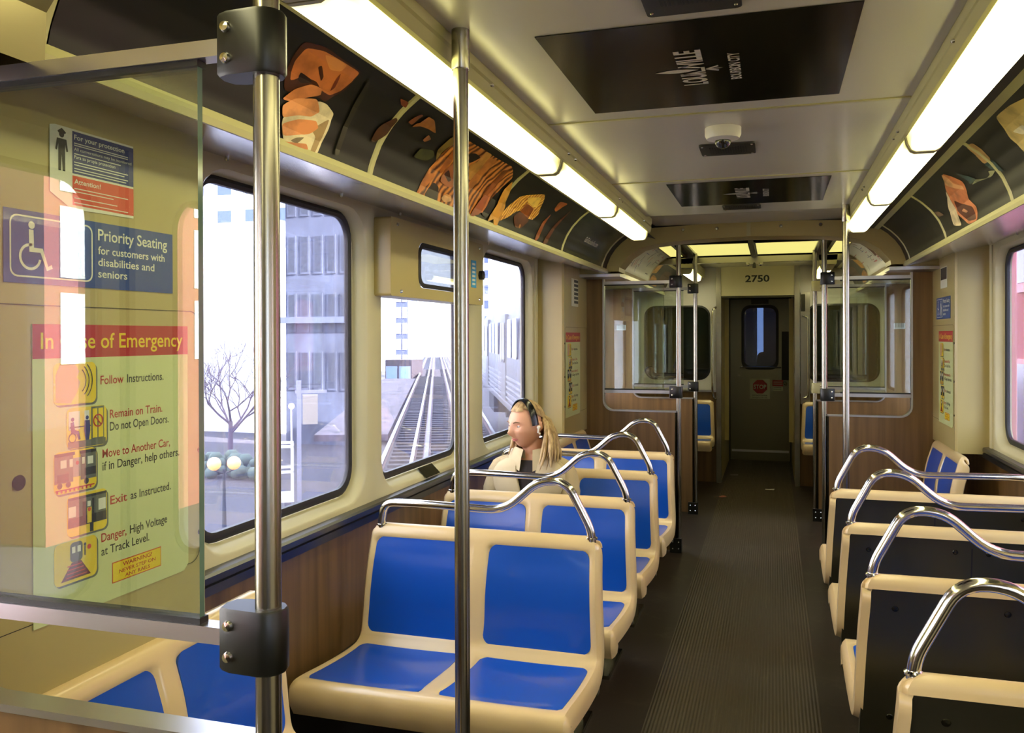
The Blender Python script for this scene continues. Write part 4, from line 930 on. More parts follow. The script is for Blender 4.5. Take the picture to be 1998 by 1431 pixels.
def emergency_sign(sg, y0, label, fine=True):
    P, R, U = wall_sign(sg, y0)
    t = thing('emergency_sign', label, 'sign', (0, 0, 0))
    b = mb(M['green_w'])
    pts = [(0, 1.525), (0, .975), (.405, .975), (.42, .99), (.42, 1.525)]
    front = [P(u, z, 3) for u, z in pts]; backp = [P(u, z, 0) for u, z in pts]
    b.loft([backp, front]).build('plate', t, flat=True)
    rect(mb(M['s_red']), P, .0, .42, 1.462, 1.525, 4).build('red_banner', t, recalc=False, flat=True)
    b = mb(M['s_yel']); text(b, 'In Case of Emergency', P(.018, 1.480, 5), R, U, .030, .384, .014)
    b.build('banner_lettering', t, recalc=False, flat=True)
    L = [(.160, 1.408, [('Follow', 'r', .062), ('Instructions.', 'k', .108)]), (.184, 1.339, [('Remain on Train.', 'r', .152)]), (.184, 1.314, [('Do not Open Doors.', 'k', .172)]),
         (.164, 1.262, [('Move to Another Car,', 'r', .196)]), (.164, 1.237, [('if in Danger, help others.', 'k', .226)]),
         (.184, 1.166, [('Exit', 'r', .046), ('as Instructed.', 'k', .122)]), (.160, 1.096, [('Danger,', 'r', .068), ('High Voltage', 'k', .112)]), (.160, 1.069, [('at Track Level.', 'k', .134)])]
    br, bk = mb(M['s_red']), mb(M['s_blk'])
    for u, z, seg in L:
        for body, c, w in seg:
            text(br if c == 'r' else bk, body, P(u, z, 4), R, U, .0172, w, .014); u += w+.010
    br.build('red_lettering', t, recalc=False, flat=True); bk.build('black_lettering', t, recalc=False, flat=True)
    def picto(u0, u1, z0, z1):
        b = mb(M['s_grey']); rr(b, P, u0+.004, u1+.004, z0-.004, z1-.004, .012, 4)
        b.m(M['s_yel']); rr(b, P, u0, u1, z0, z1, .012, 5); return b
    b = picto(.045, .148, 1.374, 1.453)                      # a mouth and sound waves
    b.m(mat('sign_skin', (214, 170, 120), .4)); flat(b, P, [(.05, 1.38), (.085, 1.376), (.10, 1.395), (.108, 1.415), (.10, 1.425), (.106, 1.436), (.096, 1.45), (.06, 1.45), (.05, 1.43)], 6)
    b.m(M['s_blk']); ring(b, P, .095, 1.418, .028, .002, 7, 10, -50, 50); ring(b, P, .095, 1.418, .036, .002, 7, 10, -50, 50); ring(b, P, .095, 1.418, .044, .002, 7, 10, -45, 45)
    b.build('pictogram', t, recalc=False, flat=True)
    b = picto(.075, .175, 1.289, 1.367)                      # wheelchair user, standing rider, crossed door
    b.m(M['s_grey']); rect(b, P, .078, .172, 1.290, 1.303, 6)
    b.m(M['s_white']); rect(b, P, .08, .107, 1.325, 1.36, 6); rect(b, P, .118, .130, 1.33, 1.36, 6)
    b.m(M['s_grey']); rect(b, P, .135, .168, 1.303, 1.366, 6)
    b.m(M['s_yel']); rect(b, P, .138, .150, 1.305, 1.362, 7); rect(b, P, .153, .165, 1.305, 1.362, 7)
    b.m(M['s_navy']); disc(b, P, .089, 1.345, .004, 7); flat(b, P, [(.084, 1.339), (.092, 1.341), (.094, 1.325), (.104, 1.322), (.108, 1.306), (.103, 1.305), (.099, 1.316), (.085, 1.318)], 7)
    disc(b, P, .1245, 1.346, .004, 7); flat(b, P, [(.118, 1.341), (.131, 1.341), (.132, 1.322), (.129, 1.303), (.12, 1.303), (.117, 1.322)], 7)
    b.m(M['s_blk']); ring(b, P, .088, 1.310, .0095, .002, 8); rect(b, P, .082, .134, 1.329, 1.3308, 6.5)
    b.m(M['s_red']); ring(b, P, .1515, 1.338, .013, .003, 9); flat(b, P, [(.1425, 1.346), (.1445, 1.348), (.1605, 1.330), (.1585, 1.328)], 9)
    b.build('pictogram', t, recalc=False, flat=True)
    b = picto(.045, .148, 1.208, 1.287)                      # two coupled cars
    b.m(M['s_grey']); rect(b, P, .046, .090, 1.228, 1.278, 6); rect(b, P, .108, .147, 1.228, 1.278, 6)
    b.m(mat('sign_pale', (150, 150, 140), .4)); rect(b, P, .090, .108, 1.236, 1.272, 6)
    b.m(M['s_blk']); rect(b, P, .046, .094, 1.278, 1.284, 7); rect(b, P, .106, .147, 1.278, 1.284, 7); rect(b, P, .052, .08, 1.230, 1.245, 7); rect(b, P, .118, .146, 1.235, 1.25, 7); disc(b, P, .058, 1.224, .006, 7); disc(b, P, .078, 1.224, .006, 7); disc(b, P, .122, 1.224, .006, 7)
    b.m(M['s_white']); rect(b, P, .060, .074, 1.256, 1.271, 7); rect(b, P, .081, .089, 1.256, 1.271, 7); rect(b, P, .111, .118, 1.258, 1.271, 7); rect(b, P, .125, .139, 1.256, 1.271, 7)
    b.m(M['s_red']); rect(b, P, .048, .142, 1.214, 1.2165, 7); disc(b, P, .1, 1.262, .004, 7)
    for i in range(9): rect(b, P, .050+i*.010, .054+i*.010, 1.210, 1.2145, 7)
    b.build('pictogram', t, recalc=False, flat=True)
    b = picto(.075, .175, 1.123, 1.202)                      # car side with a crew member at the door
    b.m(M['s_grey']); rect(b, P, .077, .173, 1.140, 1.192, 6)
    b.m(M['s_blk']); rect(b, P, .077, .173, 1.140, 1.158, 7); rect(b, P, .077, .173, 1.192, 1.197, 7); rect(b, P, .112, .121, 1.142, 1.185, 7); rect(b, P, .136, .141, 1.142, 1.188, 7); rect(b, P, .130, .139, 1.124, 1.14, 7)
    b.m(M['s_yel']); rect(b, P, .123, .134, 1.142, 1.172, 8)
    b.m(M['s_white']); rect(b, P, .078, .096, 1.160, 1.180, 7); rect(b, P, .152, .171, 1.162, 1.184, 7); rect(b, P, .124, .132, 1.174, 1.184, 7)
    b.m(M['s_lred']); disc(b, P, .128, 1.168, .004, 9)
    b.build('pictogram', t, recalc=False, flat=True)
    b = picto(.045, .148, 1.037, 1.116)                      # train seen from the track
    b.m(M['s_grey']); rr(b, P, .082, .112, 1.075, 1.112, .008, 6)
    b.m(M['s_white']); rect(b, P, .086, .094, 1.092, 1.104, 7); rect(b, P, .099, .107, 1.092, 1.104, 7)
    b.m(mat('sign_brown', (112, 46, 24), .5)); flat(b, P, [(.060, 1.043), (.132, 1.043), (.108, 1.075), (.086, 1.075)], 6)
    b.m(M['s_lred'])
    for i in range(4): rect(b, P, .072-.002*i+.003*i, .122-.004*i, 1.047+i*.007, 1.049+i*.007, 7)
    disc(b, P, .128, 1.096, .005, 7); b.m(M['s_blk']); rect(b, P, .116, .119, 1.082, 1.100, 7); disc(b, P, .1175, 1.103, .003, 7)
    b.build('pictogram', t, recalc=False, flat=True)
    b = mb(M['s_lred']); rect(b, P, .188, .330, 1.006, 1.048, 4); b.m(M['s_yel']); rect(b, P, .190, .328, 1.008, 1.046, 5)
    b.m(M['s_red']); text(b, 'WARNING!', P(.259, 1.0345, 6), R, U, .0085, .085, .014, align='c'); text(b, 'NEVER STEP ON', P(.259, 1.0225, 6), R, U, .0075, .105, .014, align='c'); text(b, 'ANY RAILS', P(.259, 1.0112, 6), R, U, .0075, .072, .014, align='c')
    b.build('warning_label', t, recalc=False, flat=True)
    return t
emergency_sign(-1, 1.193, 'large ivory emergency instruction sign behind the near glass screen')
emergency_sign(-1, 5.27, 'small far emergency sign on the column above the seated woman')
emergency_sign(1, 5.70, 'far emergency sign on the column beyond the steel-backed seats')
def priority_sign(sg, y0, label):
    P, R, U = wall_sign(sg, y0); t = thing('priority_seating_sign', label, 'sign')
    b = mb(M['s_blue']); pts = [(0, 1.597), (.43, 1.597), (.43, 1.727), (0, 1.727)]
    b.loft([[P(u, z, 0) for u, z in pts], [P(u, z, 2) for u, z in pts]]).build('plate', t, flat=True)
    b = mb(M['s_white'])
    text(b, 'Priority Seating', P(.214, 1.692, 3), R, U, .0225, .198, .016)
    for body, z, w in (('for customers with', 1.665, .19), ('disabilities and', 1.642, .158), ('seniors', 1.619, .078)): text(b, body, P(.214, z, 3), R, U, .0155, w, .016)
    b.build('lettering', t, recalc=False, flat=True)
    b = mb(M['s_white'])
    o, i_ = rrect(.012, .200, 1.608, 1.718, .015, 4), rrect(.015, .197, 1.611, 1.715, .013, 4)
    b.grid([[P(u, z, 3) for u, z in o+o[:1]], [P(u, z, 3) for u, z in i_+i_[:1]]])
    ring(b, P, .055, 1.645, .024, .005, 3, 18, 80, 350); disc(b, P, .058, 1.702, .007, 3)
    flat(b, P, [(.052, 1.694), (.062, 1.694), (.063, 1.662), (.082, 1.662), (.094, 1.630), (.102, 1.634), (.104, 1.627), (.091, 1.622), (.077, 1.654), (.053, 1.654)], 3)
    disc(b, P, .15, 1.702, .007, 3); flat(b, P, [(.138, 1.692), (.158, 1.694), (.164, 1.66), (.158, 1.618), (.15, 1.618), (.148, 1.65), (.14, 1.618), (.132, 1.618), (.14, 1.66)], 3); flat(b, P, [(.160, 1.675), (.178, 1.655), (.180, 1.618), (.177, 1.618), (.174, 1.653), (.160, 1.668)], 3)
    b.build('pictogram', t, recalc=False, flat=True)
priority_sign(-1, 1.135, 'blue priority seating sign behind the near glass screen')
priority_sign(1, 5.78, 'small blue priority seating sign on the far column over the steel-backed seats')
P, R, U = wall_sign(-1, 1.234)
t = thing('protection_notice', 'white, blue and red notice with an officer figure, topmost behind the near screen', 'sign')
pts = [(0, 1.770), (0, 1.893), (.012, 1.896), (.212, 1.896), (.212, 1.747), (.05, 1.744)]
mb(M['s_white']).loft([[P(u, z, 0) for u, z in pts], [P(u, z, 2) for u, z in pts]]).build('sheet', t, flat=True)
rect(mb(M['s_navy']), P, .052, .212, 1.812, 1.892, 3).build('blue_field', t, recalc=False, flat=True)
rect(mb(M['s_lred']), P, .052, .212, 1.752, 1.808, 3).build('red_field', t, recalc=False, flat=True)
b = mb(M['s_white'])
text(b, 'For your protection', P(.056, 1.877, 4), R, U, .0095, .130, .02); text(b, 'Para su propia proteccion', P(.056, 1.841, 4), R, U, .0065, .105, .02); text(b, 'Attention!', P(.056, 1.793, 4), R, U, .0095, .066, .02)
text(b, 'All conversations may be monitored', P(.056, 1.856, 4), R, U, .0060, .150, .01)
for z, w in ((1.870, .14), (1.866, .14), (1.850, .12), (1.834, .14), (1.829, .13), (1.822, .14), (1.817, .135), (1.784, .14), (1.778, .10), (1.766, .11), (1.757, .14)): rect(b, P, .056, .056+w, z-.0009, z+.0009, 4)
b.build('lettering', t, recalc=False, flat=True)
b = mb(M['s_blk']); disc(b, P, .027, 1.880, .006, 3); flat(b, P, [(.017, 1.885), (.027, 1.892), (.037, 1.885), (.035, 1.882), (.019, 1.882)], 4)
flat(b, P, [(.016, 1.872), (.038, 1.872), (.042, 1.850), (.038, 1.849), (.035, 1.862), (.035, 1.812), (.029, 1.812), (.027, 1.842), (.025, 1.812), (.019, 1.812), (.019, 1.862), (.016, 1.849), (.012, 1.850)], 3)
b.build('officer_pictogram', t, recalc=False, flat=True)
P, R, U = wall_sign(-1, 5.44)
t = thing('column_notice', 'narrow white notice with black bars at the top of the far column above the woman', 'sign')
mb(M['s_white']).loft([[P(u, z, 0) for u, z in ((0, 1.70), (.2, 1.70), (.2, 1.885), (0, 1.885))], [P(u, z, 2) for u, z in ((0, 1.70), (.2, 1.70), (.2, 1.885), (0, 1.885))]]).build('sheet', t, flat=True)
b = mb(M['s_blk'])
for k in range(6): rect(b, P, .075, .195, 1.72+k*.028, 1.738+k*.028, 3)
b.build('bars', t, recalc=False, flat=True)
P, R, U = wall_sign(1, 5.645)
t = thing('column_notice', 'small dark notice with white foot on the far column, over the blue sign', 'sign')
mb(M['s_white']).loft([[P(u, z, 0) for u, z in ((0, 1.78), (.2, 1.78), (.2, 1.905), (0, 1.905))], [P(u, z, 2) for u, z in ((0, 1.78), (.2, 1.78), (.2, 1.905), (0, 1.905))]]).build('sheet', t, flat=True)
rect(mb(mat('notice_brown', (40, 26, 22), .5)), P, .01, .19, 1.83, 1.90, 3).build('dark_field', t, recalc=False, flat=True)
for sg, w in ((-1, 'on the window side'), (1, 'on the cabinet side')):
    t = thing('serial_sticker', 'small pale serial sticker on the farther wood panel %s' % w, 'sticker', (sg*1.10, 7.245, 1.58))
    mb(mat('sticker_grey', (176, 182, 184), .4)).box(-.04, .04, -.002, 0, -.03, .016).build('label_sheet', t, flat=True)
    b = mb(M['s_grey'])
    for k in range(7): b.box(-.03+k*.009, -.026+k*.009, -.003, -.002, -.018, .018)
    b.build('print', t, flat=True)
t = thing('blue_sticker', 'upright blue sticker beside the dark window on the cabinet side', 'sticker', (1.205, 8.893, 1.18))
mb(M['s_cyan']).box(-.022, .022, -.002, 0, -.10, .10).build('label_sheet', t, flat=True)
b = mb(M['s_white'])
for k in range(6): b.box(-.012, .012, -.003, -.002, -.08+k*.03, -.07+k*.03)
b.build('print', t, flat=True)

# ---------------------------------------------------------------- hopper vent over the windows
t = thing('vent_window', 'cream hopper window box with small tinted pane over the middle windows', 'vent window', (-1.225, 0, 0))
b = mb(M['tan']); outer = rrect(2.90, 3.96, 1.655, 1.955, .012); inn = rrect(3.16, 3.74, 1.70, 1.885, .045)
b.loft([[(-.10, p[0], p[1]) for p in outer], [(.0, p[0], p[1]) for p in outer], [(.004, p[0]*.998+.0068, p[1]) for p in outer], [(.004, p[0], p[1]) for p in inn], [(-.05, p[0], p[1]) for p in inn]], True, False).build('housing', t, 35)
i2 = rrect(3.18, 3.72, 1.718, 1.867, .035)
hg = mb(M['black']).loft([[(.006, p[0], p[1]) for p in inn], [(.008, p[0], p[1]) for p in i2], [(-.03, p[0], p[1]) for p in i2]], True, False).build('gasket', t, 40)
mb(pane_mat('vent_glass', (.45, .46, .46), 1.5, .10)).prism(rrect(3.17, 3.73, 1.71, 1.875, .035), 'x', -.02, -.012).build('pane', t, flat=True)
st = mb(M['s_cyan']); st.box(.004, .0055, 3.785, 3.855, 1.735, 1.865).build('sticker', t, flat=True)
b = mb(M['s_white'])
for k in range(6): b.box(.0055, .006, 3.797, 3.84, 1.747+k*.019, 1.757+k*.019)
b.build('sticker_print', t, flat=True)
mb(M['black']).lathe([(.022, 0), (.022, .02), (.012, .014), (0, .016)], (.004, 3.91, 1.80), 'x', 14).build('latch_knob', t, 40)
for y, z in ((2.96, 1.93), (3.90, 1.93), (3.90, 1.68), (2.99, 1.675)): mb(M['chrome']).sphere((.005, y, z), .008, 8, 5).build('screw', t)

# ---------------------------------------------------------------- litter on the floor
for k, (x, y, a, sc, lb) in enumerate(((-.42, 9.4, .3, 1, 'grey paper scrap on the floor right before the end door threshold'), (-.30, 8.1, 1.0, 1.1, 'reddish paper scrap on the aisle floor, nearest of the three scraps'), (.12, 8.6, .2, 1, 'pale paper scrap on the aisle floor below the cabinet side'))):
    if k == 0: x = -.25
    t = tag(mb(mat('scrap_%d' % k, ((150, 145, 135), (150, 90, 70), (190, 185, 175))[k], .7)).add([(-.05, -.02, .001), (.03, -.03, .001), (.05, .02, .006), (0, .035, .001), (-.04, .02, .007)], [(0, 1, 2, 3, 4)]).build('paper_scrap', None, flat=True), lb, 'litter', 'paper scraps on the aisle floor')
    t.location = (x, y, 0); t.rotation_euler = (0, 0, a)

# ================================================================ THE SEATED WOMAN
def person():
    px, py = -.935, 3.785
    t = thing('person', 'seated woman in beige trench coat and black headband, looking out of the window', 'person', (px, py, 0))
    skin = mat('skin', (214, 160, 128), .5); coatm = mat('trench_cloth', (186, 168, 128), .75, bump=((16, 16, 9), .35)); coat2 = mat('trench_lapel', (200, 184, 146), .75, bump=((16, 16, 9), .3))
    hairm = mat('hair_blonde', (132, 102, 62), .5, noise=((60, 60, 5), (188, 160, 110), .35, .65)); darkc = mat('dark_top', (34, 26, 24), .8); trous = mat('dark_trousers', (34, 36, 44), .8); shoe = mat('shoe_black', (20, 18, 18), .4)
    # ---- one continuous body: limbs, trunk, head and fingers fused by a remesh
    def bake(o):
        dg = bpy.context.evaluated_depsgraph_get(); dg.update()
        m = bpy.data.meshes.new_from_object(o.evaluated_get(dg)); o.modifiers.clear(); o.data = m; return o
    parts = MB().m(skin)
    parts.loft([[(math.sin(q*PI/12)*rx, .055-math.cos(q*PI/12)*ry, z) for q in range(24)] for z, rx, ry in
                ((.46, .10, .08), (.50, .165, .125), (.58, .165, .12), (.66, .140, .105), (.76, .15, .11), (.84, .158, .112), (.885, .150, .092), (.91, .115, .068), (.93, .072, .054), (.945, .052, .05), (.95, .048, .047), (1.02, .050, .052))])
    hands = []
    for s in (-1, 1):
        parts.tube([(s*.115, .055, .88), (s*.160, .05, .873), (s*.178, .03, .785), (s*.186, .0, .682), (s*.165, -.08, .630), (s*.108, -.19, .603), (s*.085, -.225, .602)], [.034, .036, .036, .034, .032, .026, .022], 12)
        hands.append((s, (s*.07, -.262, .603)))
        parts.sphere((s*.074, -.258, .603), .036, 14, 9, (1.05, 1.3, .5))
        parts.tube([(s*.08, .05, .52), (s*.085, -.05, .535), (s*.10, -.285, .545), (s*.10, -.325, .50), (s*.10, -.33, .25), (s*.10, -.34, .09)], [.085, .088, .062, .056, .05, .034], 12)
        parts.tube([(s*.10, -.31, .06), (s*.102, -.39, .05), (s*.105, -.49, .035)], [.036, .036, .024], 10)
    # five fingers and a thumb on each hand, resting on the lap
    for s, h in hands:
        c = Vector(h)
        for k, (dx, L) in enumerate(((-.026, .060), (-.009, .072), (.009, .068), (.026, .052))):
            a = c+Vector((dx-s*.002, -.012, .002)); parts.tube([a, a+Vector((-s*.006, -L*.55, .004)), a+Vector((-s*.010, -L*.85, -.010)), a+Vector((-s*.012, -L, -.022))], [.0088, .0084, .0076, .0055], 8)
        a = c+Vector((-s*.022, .012, .0)); parts.tube([a, a+Vector((-s*.024, -.022, .004)), a+Vector((-s*.032, -.048, -.002))], [.012, .0098, .0065], 8)
    # head: turned to the window (towards the camera's left), built in head space and placed
    turn = Matrix.Rotation(math.radians(-34), 4, 'Z') @ Matrix.Rotation(math.radians(6), 4, 'X')
    HC = Vector((-.02, .02, 1.085))
    def H(p): return HC+(turn @ Vector(p))
    rows = []; NU, NV = 48, 36
    for j in range(NV+1):
        ph = PI*j/NV; row = []
        for i in range(NU):
            th = 2*PI*i/NU
            x, y, z = math.sin(ph)*math.sin(th), -math.sin(ph)*math.cos(th), math.cos(ph)   # -y is the face
            X, Y, Z = x*.073, y*.092, z*.108
            f = max(0, -y)
            if Z < -.02: k = min(1, (-.02-Z)/.09); X *= 1-.32*k; Y *= 1-.12*k if y < 0 else 1-.45*k
            g = lambda u, w, su, sw: math.exp(-((X-u)/su)**2-((Z-w)/sw)**2)
            if y < 0:
                Y += -.027*g(0, -.022, .010, .018)-.007*g(0, .004, .009, .026)          # nose
                Y += .011*(g(.030, .008, .016, .012)+g(-.030, .008, .016, .012))        # eye sockets
                Y += -.004*(g(.03, .024, .022, .006)+g(-.03, .024, .022, .006))         # brows
                Y += -.006*g(0, -.050, .020, .008)-.005*g(0, -.062, .016, .006)+.003*g(0, -.0565, .02, .003)
                Y += -.007*g(0, -.088, .018, .014)-.004*(g(.042, -.02, .02, .02)+g(-.042, -.02, .02, .02))
            row.append(H((X, Y, Z)))
        rows.append(row)
    parts.grid(rows, True)
    for s in (-1, 1):                                                        # ears
        parts.tube([H((s*.068, .010, .014)), H((s*.078, .020, .014)), H((s*.081, .020, -.010)), H((s*.071, .008, -.030))], [.006, .011, .010, .006], 8)
    ob = parts.build('body', None, 60)
    rm = ob.modifiers.new('r', 'REMESH'); rm.mode = 'VOXEL'; rm.voxel_size = .0042; rm.use_smooth_shade = True
    s_ = ob.modifiers.new('sm', 'SMOOTH'); s_.factor = .5; s_.iterations = 2
    bake(ob); ob.data.materials.clear(); ob.data.materials.append(skin)
    ob.data.shade_smooth(); ob.parent = t; ob.name = 'body'
    bm = bmesh.new(); bm.from_mesh(ob.data); seen = set(); keep = []                 # drop hollow pockets the fusing leaves inside
    for v in bm.verts:
        if v in seen: continue
        st = [v]; seen.add(v); isl = []
        while st:
            w = st.pop(); isl.append(w)
            for e in w.link_edges:
                o_ = e.other_vert(w)
                if o_ not in seen: seen.add(o_); st.append(o_)
        keep.append(isl)
    keep.sort(key=len); bmesh.ops.delete(bm, geom=[v for i in keep[:-1] for v in i], context='VERTS'); bm.to_mesh(ob.data); bm.free()
    # eyes, lips, brows
    for s in (-1, 1):
        b = mb(mat('eye_white', (225, 220, 212), .2)); b.sphere(H((s*.030, -.0668, .007)), .0105, 12, 8)
        e = b.build('eye', t, 60)
        b = mb(mat('iris', (66, 54, 40), .2)); d = H((s*.030-.0015, -.0748, .007)); b.sphere(d, .0042, 10, 6); b.build('iris', e, 60)
        b = mb(mat('brow', (110, 82, 50), .7)); b.tube([H((s*.014, -.089, .025)), H((s*.030, -.087, .030)), H((s*.046, -.076, .026))], [.002, .003, .0015], 6); b.build('eyebrow', t, 60)
    b = mb(mat('lips', (176, 96, 88), .4)); b.tube([H((-.021, -.0745, -.0545)), H((-.010, -.0825, -.052)), H((0, -.0845, -.0535)), H((.010, -.0825, -.052)), H((.021, -.0745, -.0545))], [.001, .0030, .0028, .0030, .001], 8)
    b.tube([H((-.017, -.0755, -.0575)), H((0, -.083, -.0605)), H((.017, -.0755, -.0575))], [.001, .0038, .001], 8); b.build('lips', t, 60)
    for s in (-1, 1):                                                        # upper lids
        b = mb(skin); b.grid([[H((s*(.030+.0125*math.sin(q)), -.0668-.0118*math.cos(q)*math.cos(w), .007+.0118*math.sin(w))) for q in [(-1.2+2.4*i/8) for i in range(9)]] for w in (.5, .75, 1.0, 1.35)]); b.build('eyelid', t, 60)
    # hair: cap with a parting, long locks on both shoulders
    b = mb(hairm); rows = []
    for j in range(17):
        ph = math.radians(4+j*7.6); row = []
        fr = 44 if j < 6 else min(112, 44+(j-5)*17)
        for i in range(41):
            a = math.radians(fr+(i/40)*(360-2*fr))
            x, y, z = math.sin(ph)*math.sin(a), -math.sin(ph)*math.cos(a), math.cos(ph)
            k = 1.085+.014*math.sin(i*2.3+j*.4)+(.05 if y > 0 and z < .2 else 0)
            row.append(H((x*.073*k, y*.092*k+.004, z*.108*k+.002)))
        rows.append(row)
    b.grid(rows)
    fr_ = []
    for j in range(6):
        ph = math.radians(4+j*9.4); row = []
        for i in range(13):
            a = math.radians(-46+92*i/12); x, y, z = math.sin(ph)*math.sin(a), -math.sin(ph)*math.cos(a), math.cos(ph)
            k = 1.07+.008*math.sin(i*2.1)
            row.append(H((x*.073*k, y*.092*k+.004, z*.108*k+.002)))
        fr_.append(row)
    b.grid(fr_)
    rnd = random.Random(5)
    for s, n_ in ((-1, 16), (1, 54)):
        for k in range(n_):
            f = k/(n_-1); a = math.radians(112+60*f)
            st = H((s*math.sin(a)*.076, -math.cos(a)*.095+.004, .035-.05*rnd.random()))
            if s > 0: e = Vector((.068+.075*rnd.random(), -.125+.17*f+.02*rnd.random(), .915+.06*rnd.random()-.03*(1-f))); out_ = Vector((.026, -.010, .012))
            else: e = Vector((-.075-.03*rnd.random(), -.02+.10*f, .915+.04*rnd.random())); out_ = Vector((-.012, .0, .01))
            m1 = st*.62+e*.38+out_; m2 = st*.25+e*.75+out_*.6+Vector((rnd.uniform(-.006, .006), rnd.uniform(-.006, .006), 0))
            b.tube([st, st*.85+e*.15+out_*.7, m1, m2, e], [.004, .008, .0095, .008, .0012], 7)
    b.build('hair', t, 70)
    # headband
    b = mb(mat('headband_black', (14, 16, 22), .22)); rows = []
    for w, kk in ((-.020, 1.10), (-.014, 1.15), (.014, 1.15), (.020, 1.10)):
        row = []
        for i in range(25):
            a = math.radians(-88+176*i/24)
            row.append(H((math.sin(a)*.074*kk, w-.012, math.cos(a)*.109*kk+.002)))
        rows.append(row)
    b.grid(rows); b.build('headband', t, 60)
    # earbud and pearl at the ear that shows
    b = mb(mat('earbud_white', (236, 234, 228), .25)); b.sphere(H((.083, .004, -.006)), .0095, 10, 7); b.tube([H((.086, .0, -.008)), H((.087, -.006, -.030))], [.0042, .0036], 8); b.build('earbud', t, 60)
    b = mb(mat('pearl', (232, 226, 214), .2)); b.sphere(H((.080, .010, -.036)), .0058, 10, 7); b.build('earring', t, 60)
    # trench coat: body, sleeves, folded lapels and collar all follow the trunk
    PROF = [(.47, .190, .150), (.56, .186, .142), (.64, .176, .135), (.73, .176, .134), (.81, .184, .134), (.865, .190, .126), (.902, .176, .108), (.928, .136, .088), (.944, .088, .074), (.956, .070, .066)]
    def trunk(a, z, off=0):
        for (z0, rx0, ry0), (z1, rx1, ry1) in zip(PROF, PROF[1:]):
            if z <= z1 or z1 == PROF[-1][0]:
                f = max(0, min(1, (z-z0)/(z1-z0))); rx, ry = rx0+(rx1-rx0)*f, ry0+(ry1-ry0)*f; break
        return Vector((math.sin(a)*(rx+off), .055-math.cos(a)*(ry+off)*(.94 if math.cos(a) > 0 else 1), z))
    D_ = math.radians
    zs = [.47+.012*k for k in range(41)]
    mb(darkc).grid([[trunk(2*PI*i/40, z, -.008) for i in range(41)] for z in zs if z < .93]).build('dark_top', t, 60)
    gap = lambda z: D_(2.5+max(0, z-.74)*80)
    coat = mb(coatm).grid([[trunk(gap(z)+(2*PI-2*gap(z))*i/60, z, .006+.0035*math.sin(i*1.7+z*34)*(.3+.7*abs(math.sin(z*11)))) for i in range(61)] for z in zs]).build('coat', t, 60)
    for s in (-1, 1):
        pts = bez([(s*.105, .055, .900), (s*.158, .05, .888), (s*.184, .03, .79), (s*.192, .0, .682), (s*.167, -.08, .632), (s*.108, -.185, .605)], .05, 5)
        n = len(pts); mb(coatm).tube(pts, [(.040+.010*min(1, 4*i/n))*(1+.035*math.sin(i*2.1)) for i in range(n)], 18).build('sleeve', coat, 60)
        rows = []
        for k in range(15):
            f = k/14; z = .72+.212*f
            i_ = gap(z)+D_(1); o_ = i_+D_(46)*math.sin(PI*min(1, f*.72+.06))**.8 if f > .0 else i_+D_(3)
            rows.append([trunk(s*(i_+(o_-i_)*q/6), z-.030*(q/6)*math.sin(PI*f), .010+.010*math.sin(PI*q/6*.8)) for q in range(7)])
        mb(coat2).grid(rows).build('lapel', coat, 60)
        rows = []
        for k in range(13):
            a = s*D_(15+165*k/12)
            col = []
            for off, z in ((.000, .93), (.004, .962), (.010, .985-.012*(1-k/12)), (.020, .987-.012*(1-k/12)), (.036, .958), (.056-.014*k/12, .922-.030*max(0, 1-k/3))):
                p = Vector((math.sin(a)*(.066+off), .055-math.cos(a)*(.064+off)*1.0, z-(.012 if k < 2 else 0)*(off > .02)+.006*math.sin(k*.5)))
                col.append(p)
            rows.append(col)
        mb(coat2).grid(rows).build('collar', coat, 60)
        rows = [[(s*(.105+.065*f), y, .922-.026*f*f+(.012 if 0 < q < 3 else .006)) for q, y in enumerate((.02, .025, .075, .08))] for f in [k/6 for k in range(7)]]
        mb(coat2).grid(rows).build('epaulette', coat, 40)
        for z in (.60, .67): mb(mat('button_brown', (60, 44, 30), .3)).lathe([(0, -.004), (.008, -.003), (.009, 0)], tuple(trunk(s*D_(22), z, .012)), 'y', 10).build('button', coat)
    # trousers and shoes follow the legs
    for s in (-1, 1):
        b = mb(trous); b.tube(bez([(s*.085, .03, .54), (s*.10, -.325, .540), (s*.10, -.335, .09)], .09, 6), [.090]+[.066]*7+[.056], 14); b.build('trouser_leg', t, 60)
        b = mb(shoe); b.tube([(s*.10, -.29, .05), (s*.10, -.35, .055), (s*.104, -.46, .04), (s*.106, -.525, .028)], [.042, .048, .042, .022], 12); b.build('shoe', t, 60)
    return t
person()

# ================================================================ OUTSIDE
TD, TN = Vector((-.3795, .925, 0)).normalized(), Vector((.925, .3795, 0)).normalized()   # tracks leave at an angle
def trk(along, side, z=0): v = Vector((.15, 0, 0))+TD*along+TN*side; return (v.x, v.y, z)
ZR, ZS = -1.12, -7.0
TROT = math.atan2(TD.y, TD.x)-PI/2
tag(mb(mat('street_asphalt', (42, 41, 45), .8, noise=((.2, .2, .2), (58, 52, 60), .3, .7))).box(-120, 60, -60, 190, ZS-.3, ZS).build('street', None, flat=True), kind='structure')
def tblock(name, a0, a1, s0, s1, z0, z1, m):
    b = mb(m); P = [trk(a, s) for a, s in ((a0, s0), (a1, s0), (a1, s1), (a0, s1))]
    b.loft([[(p[0], p[1], z0) for p in P], [(p[0], p[1], z1) for p in P]]); return b.build(name, None, flat=True)
wd1 = mat('deck_plank', (42, 38, 42), .8, noise=((3, 3, 1), (112, 100, 110), .3, .7)); wd2 = mat('tie_wood', (57, 52, 59), .85)
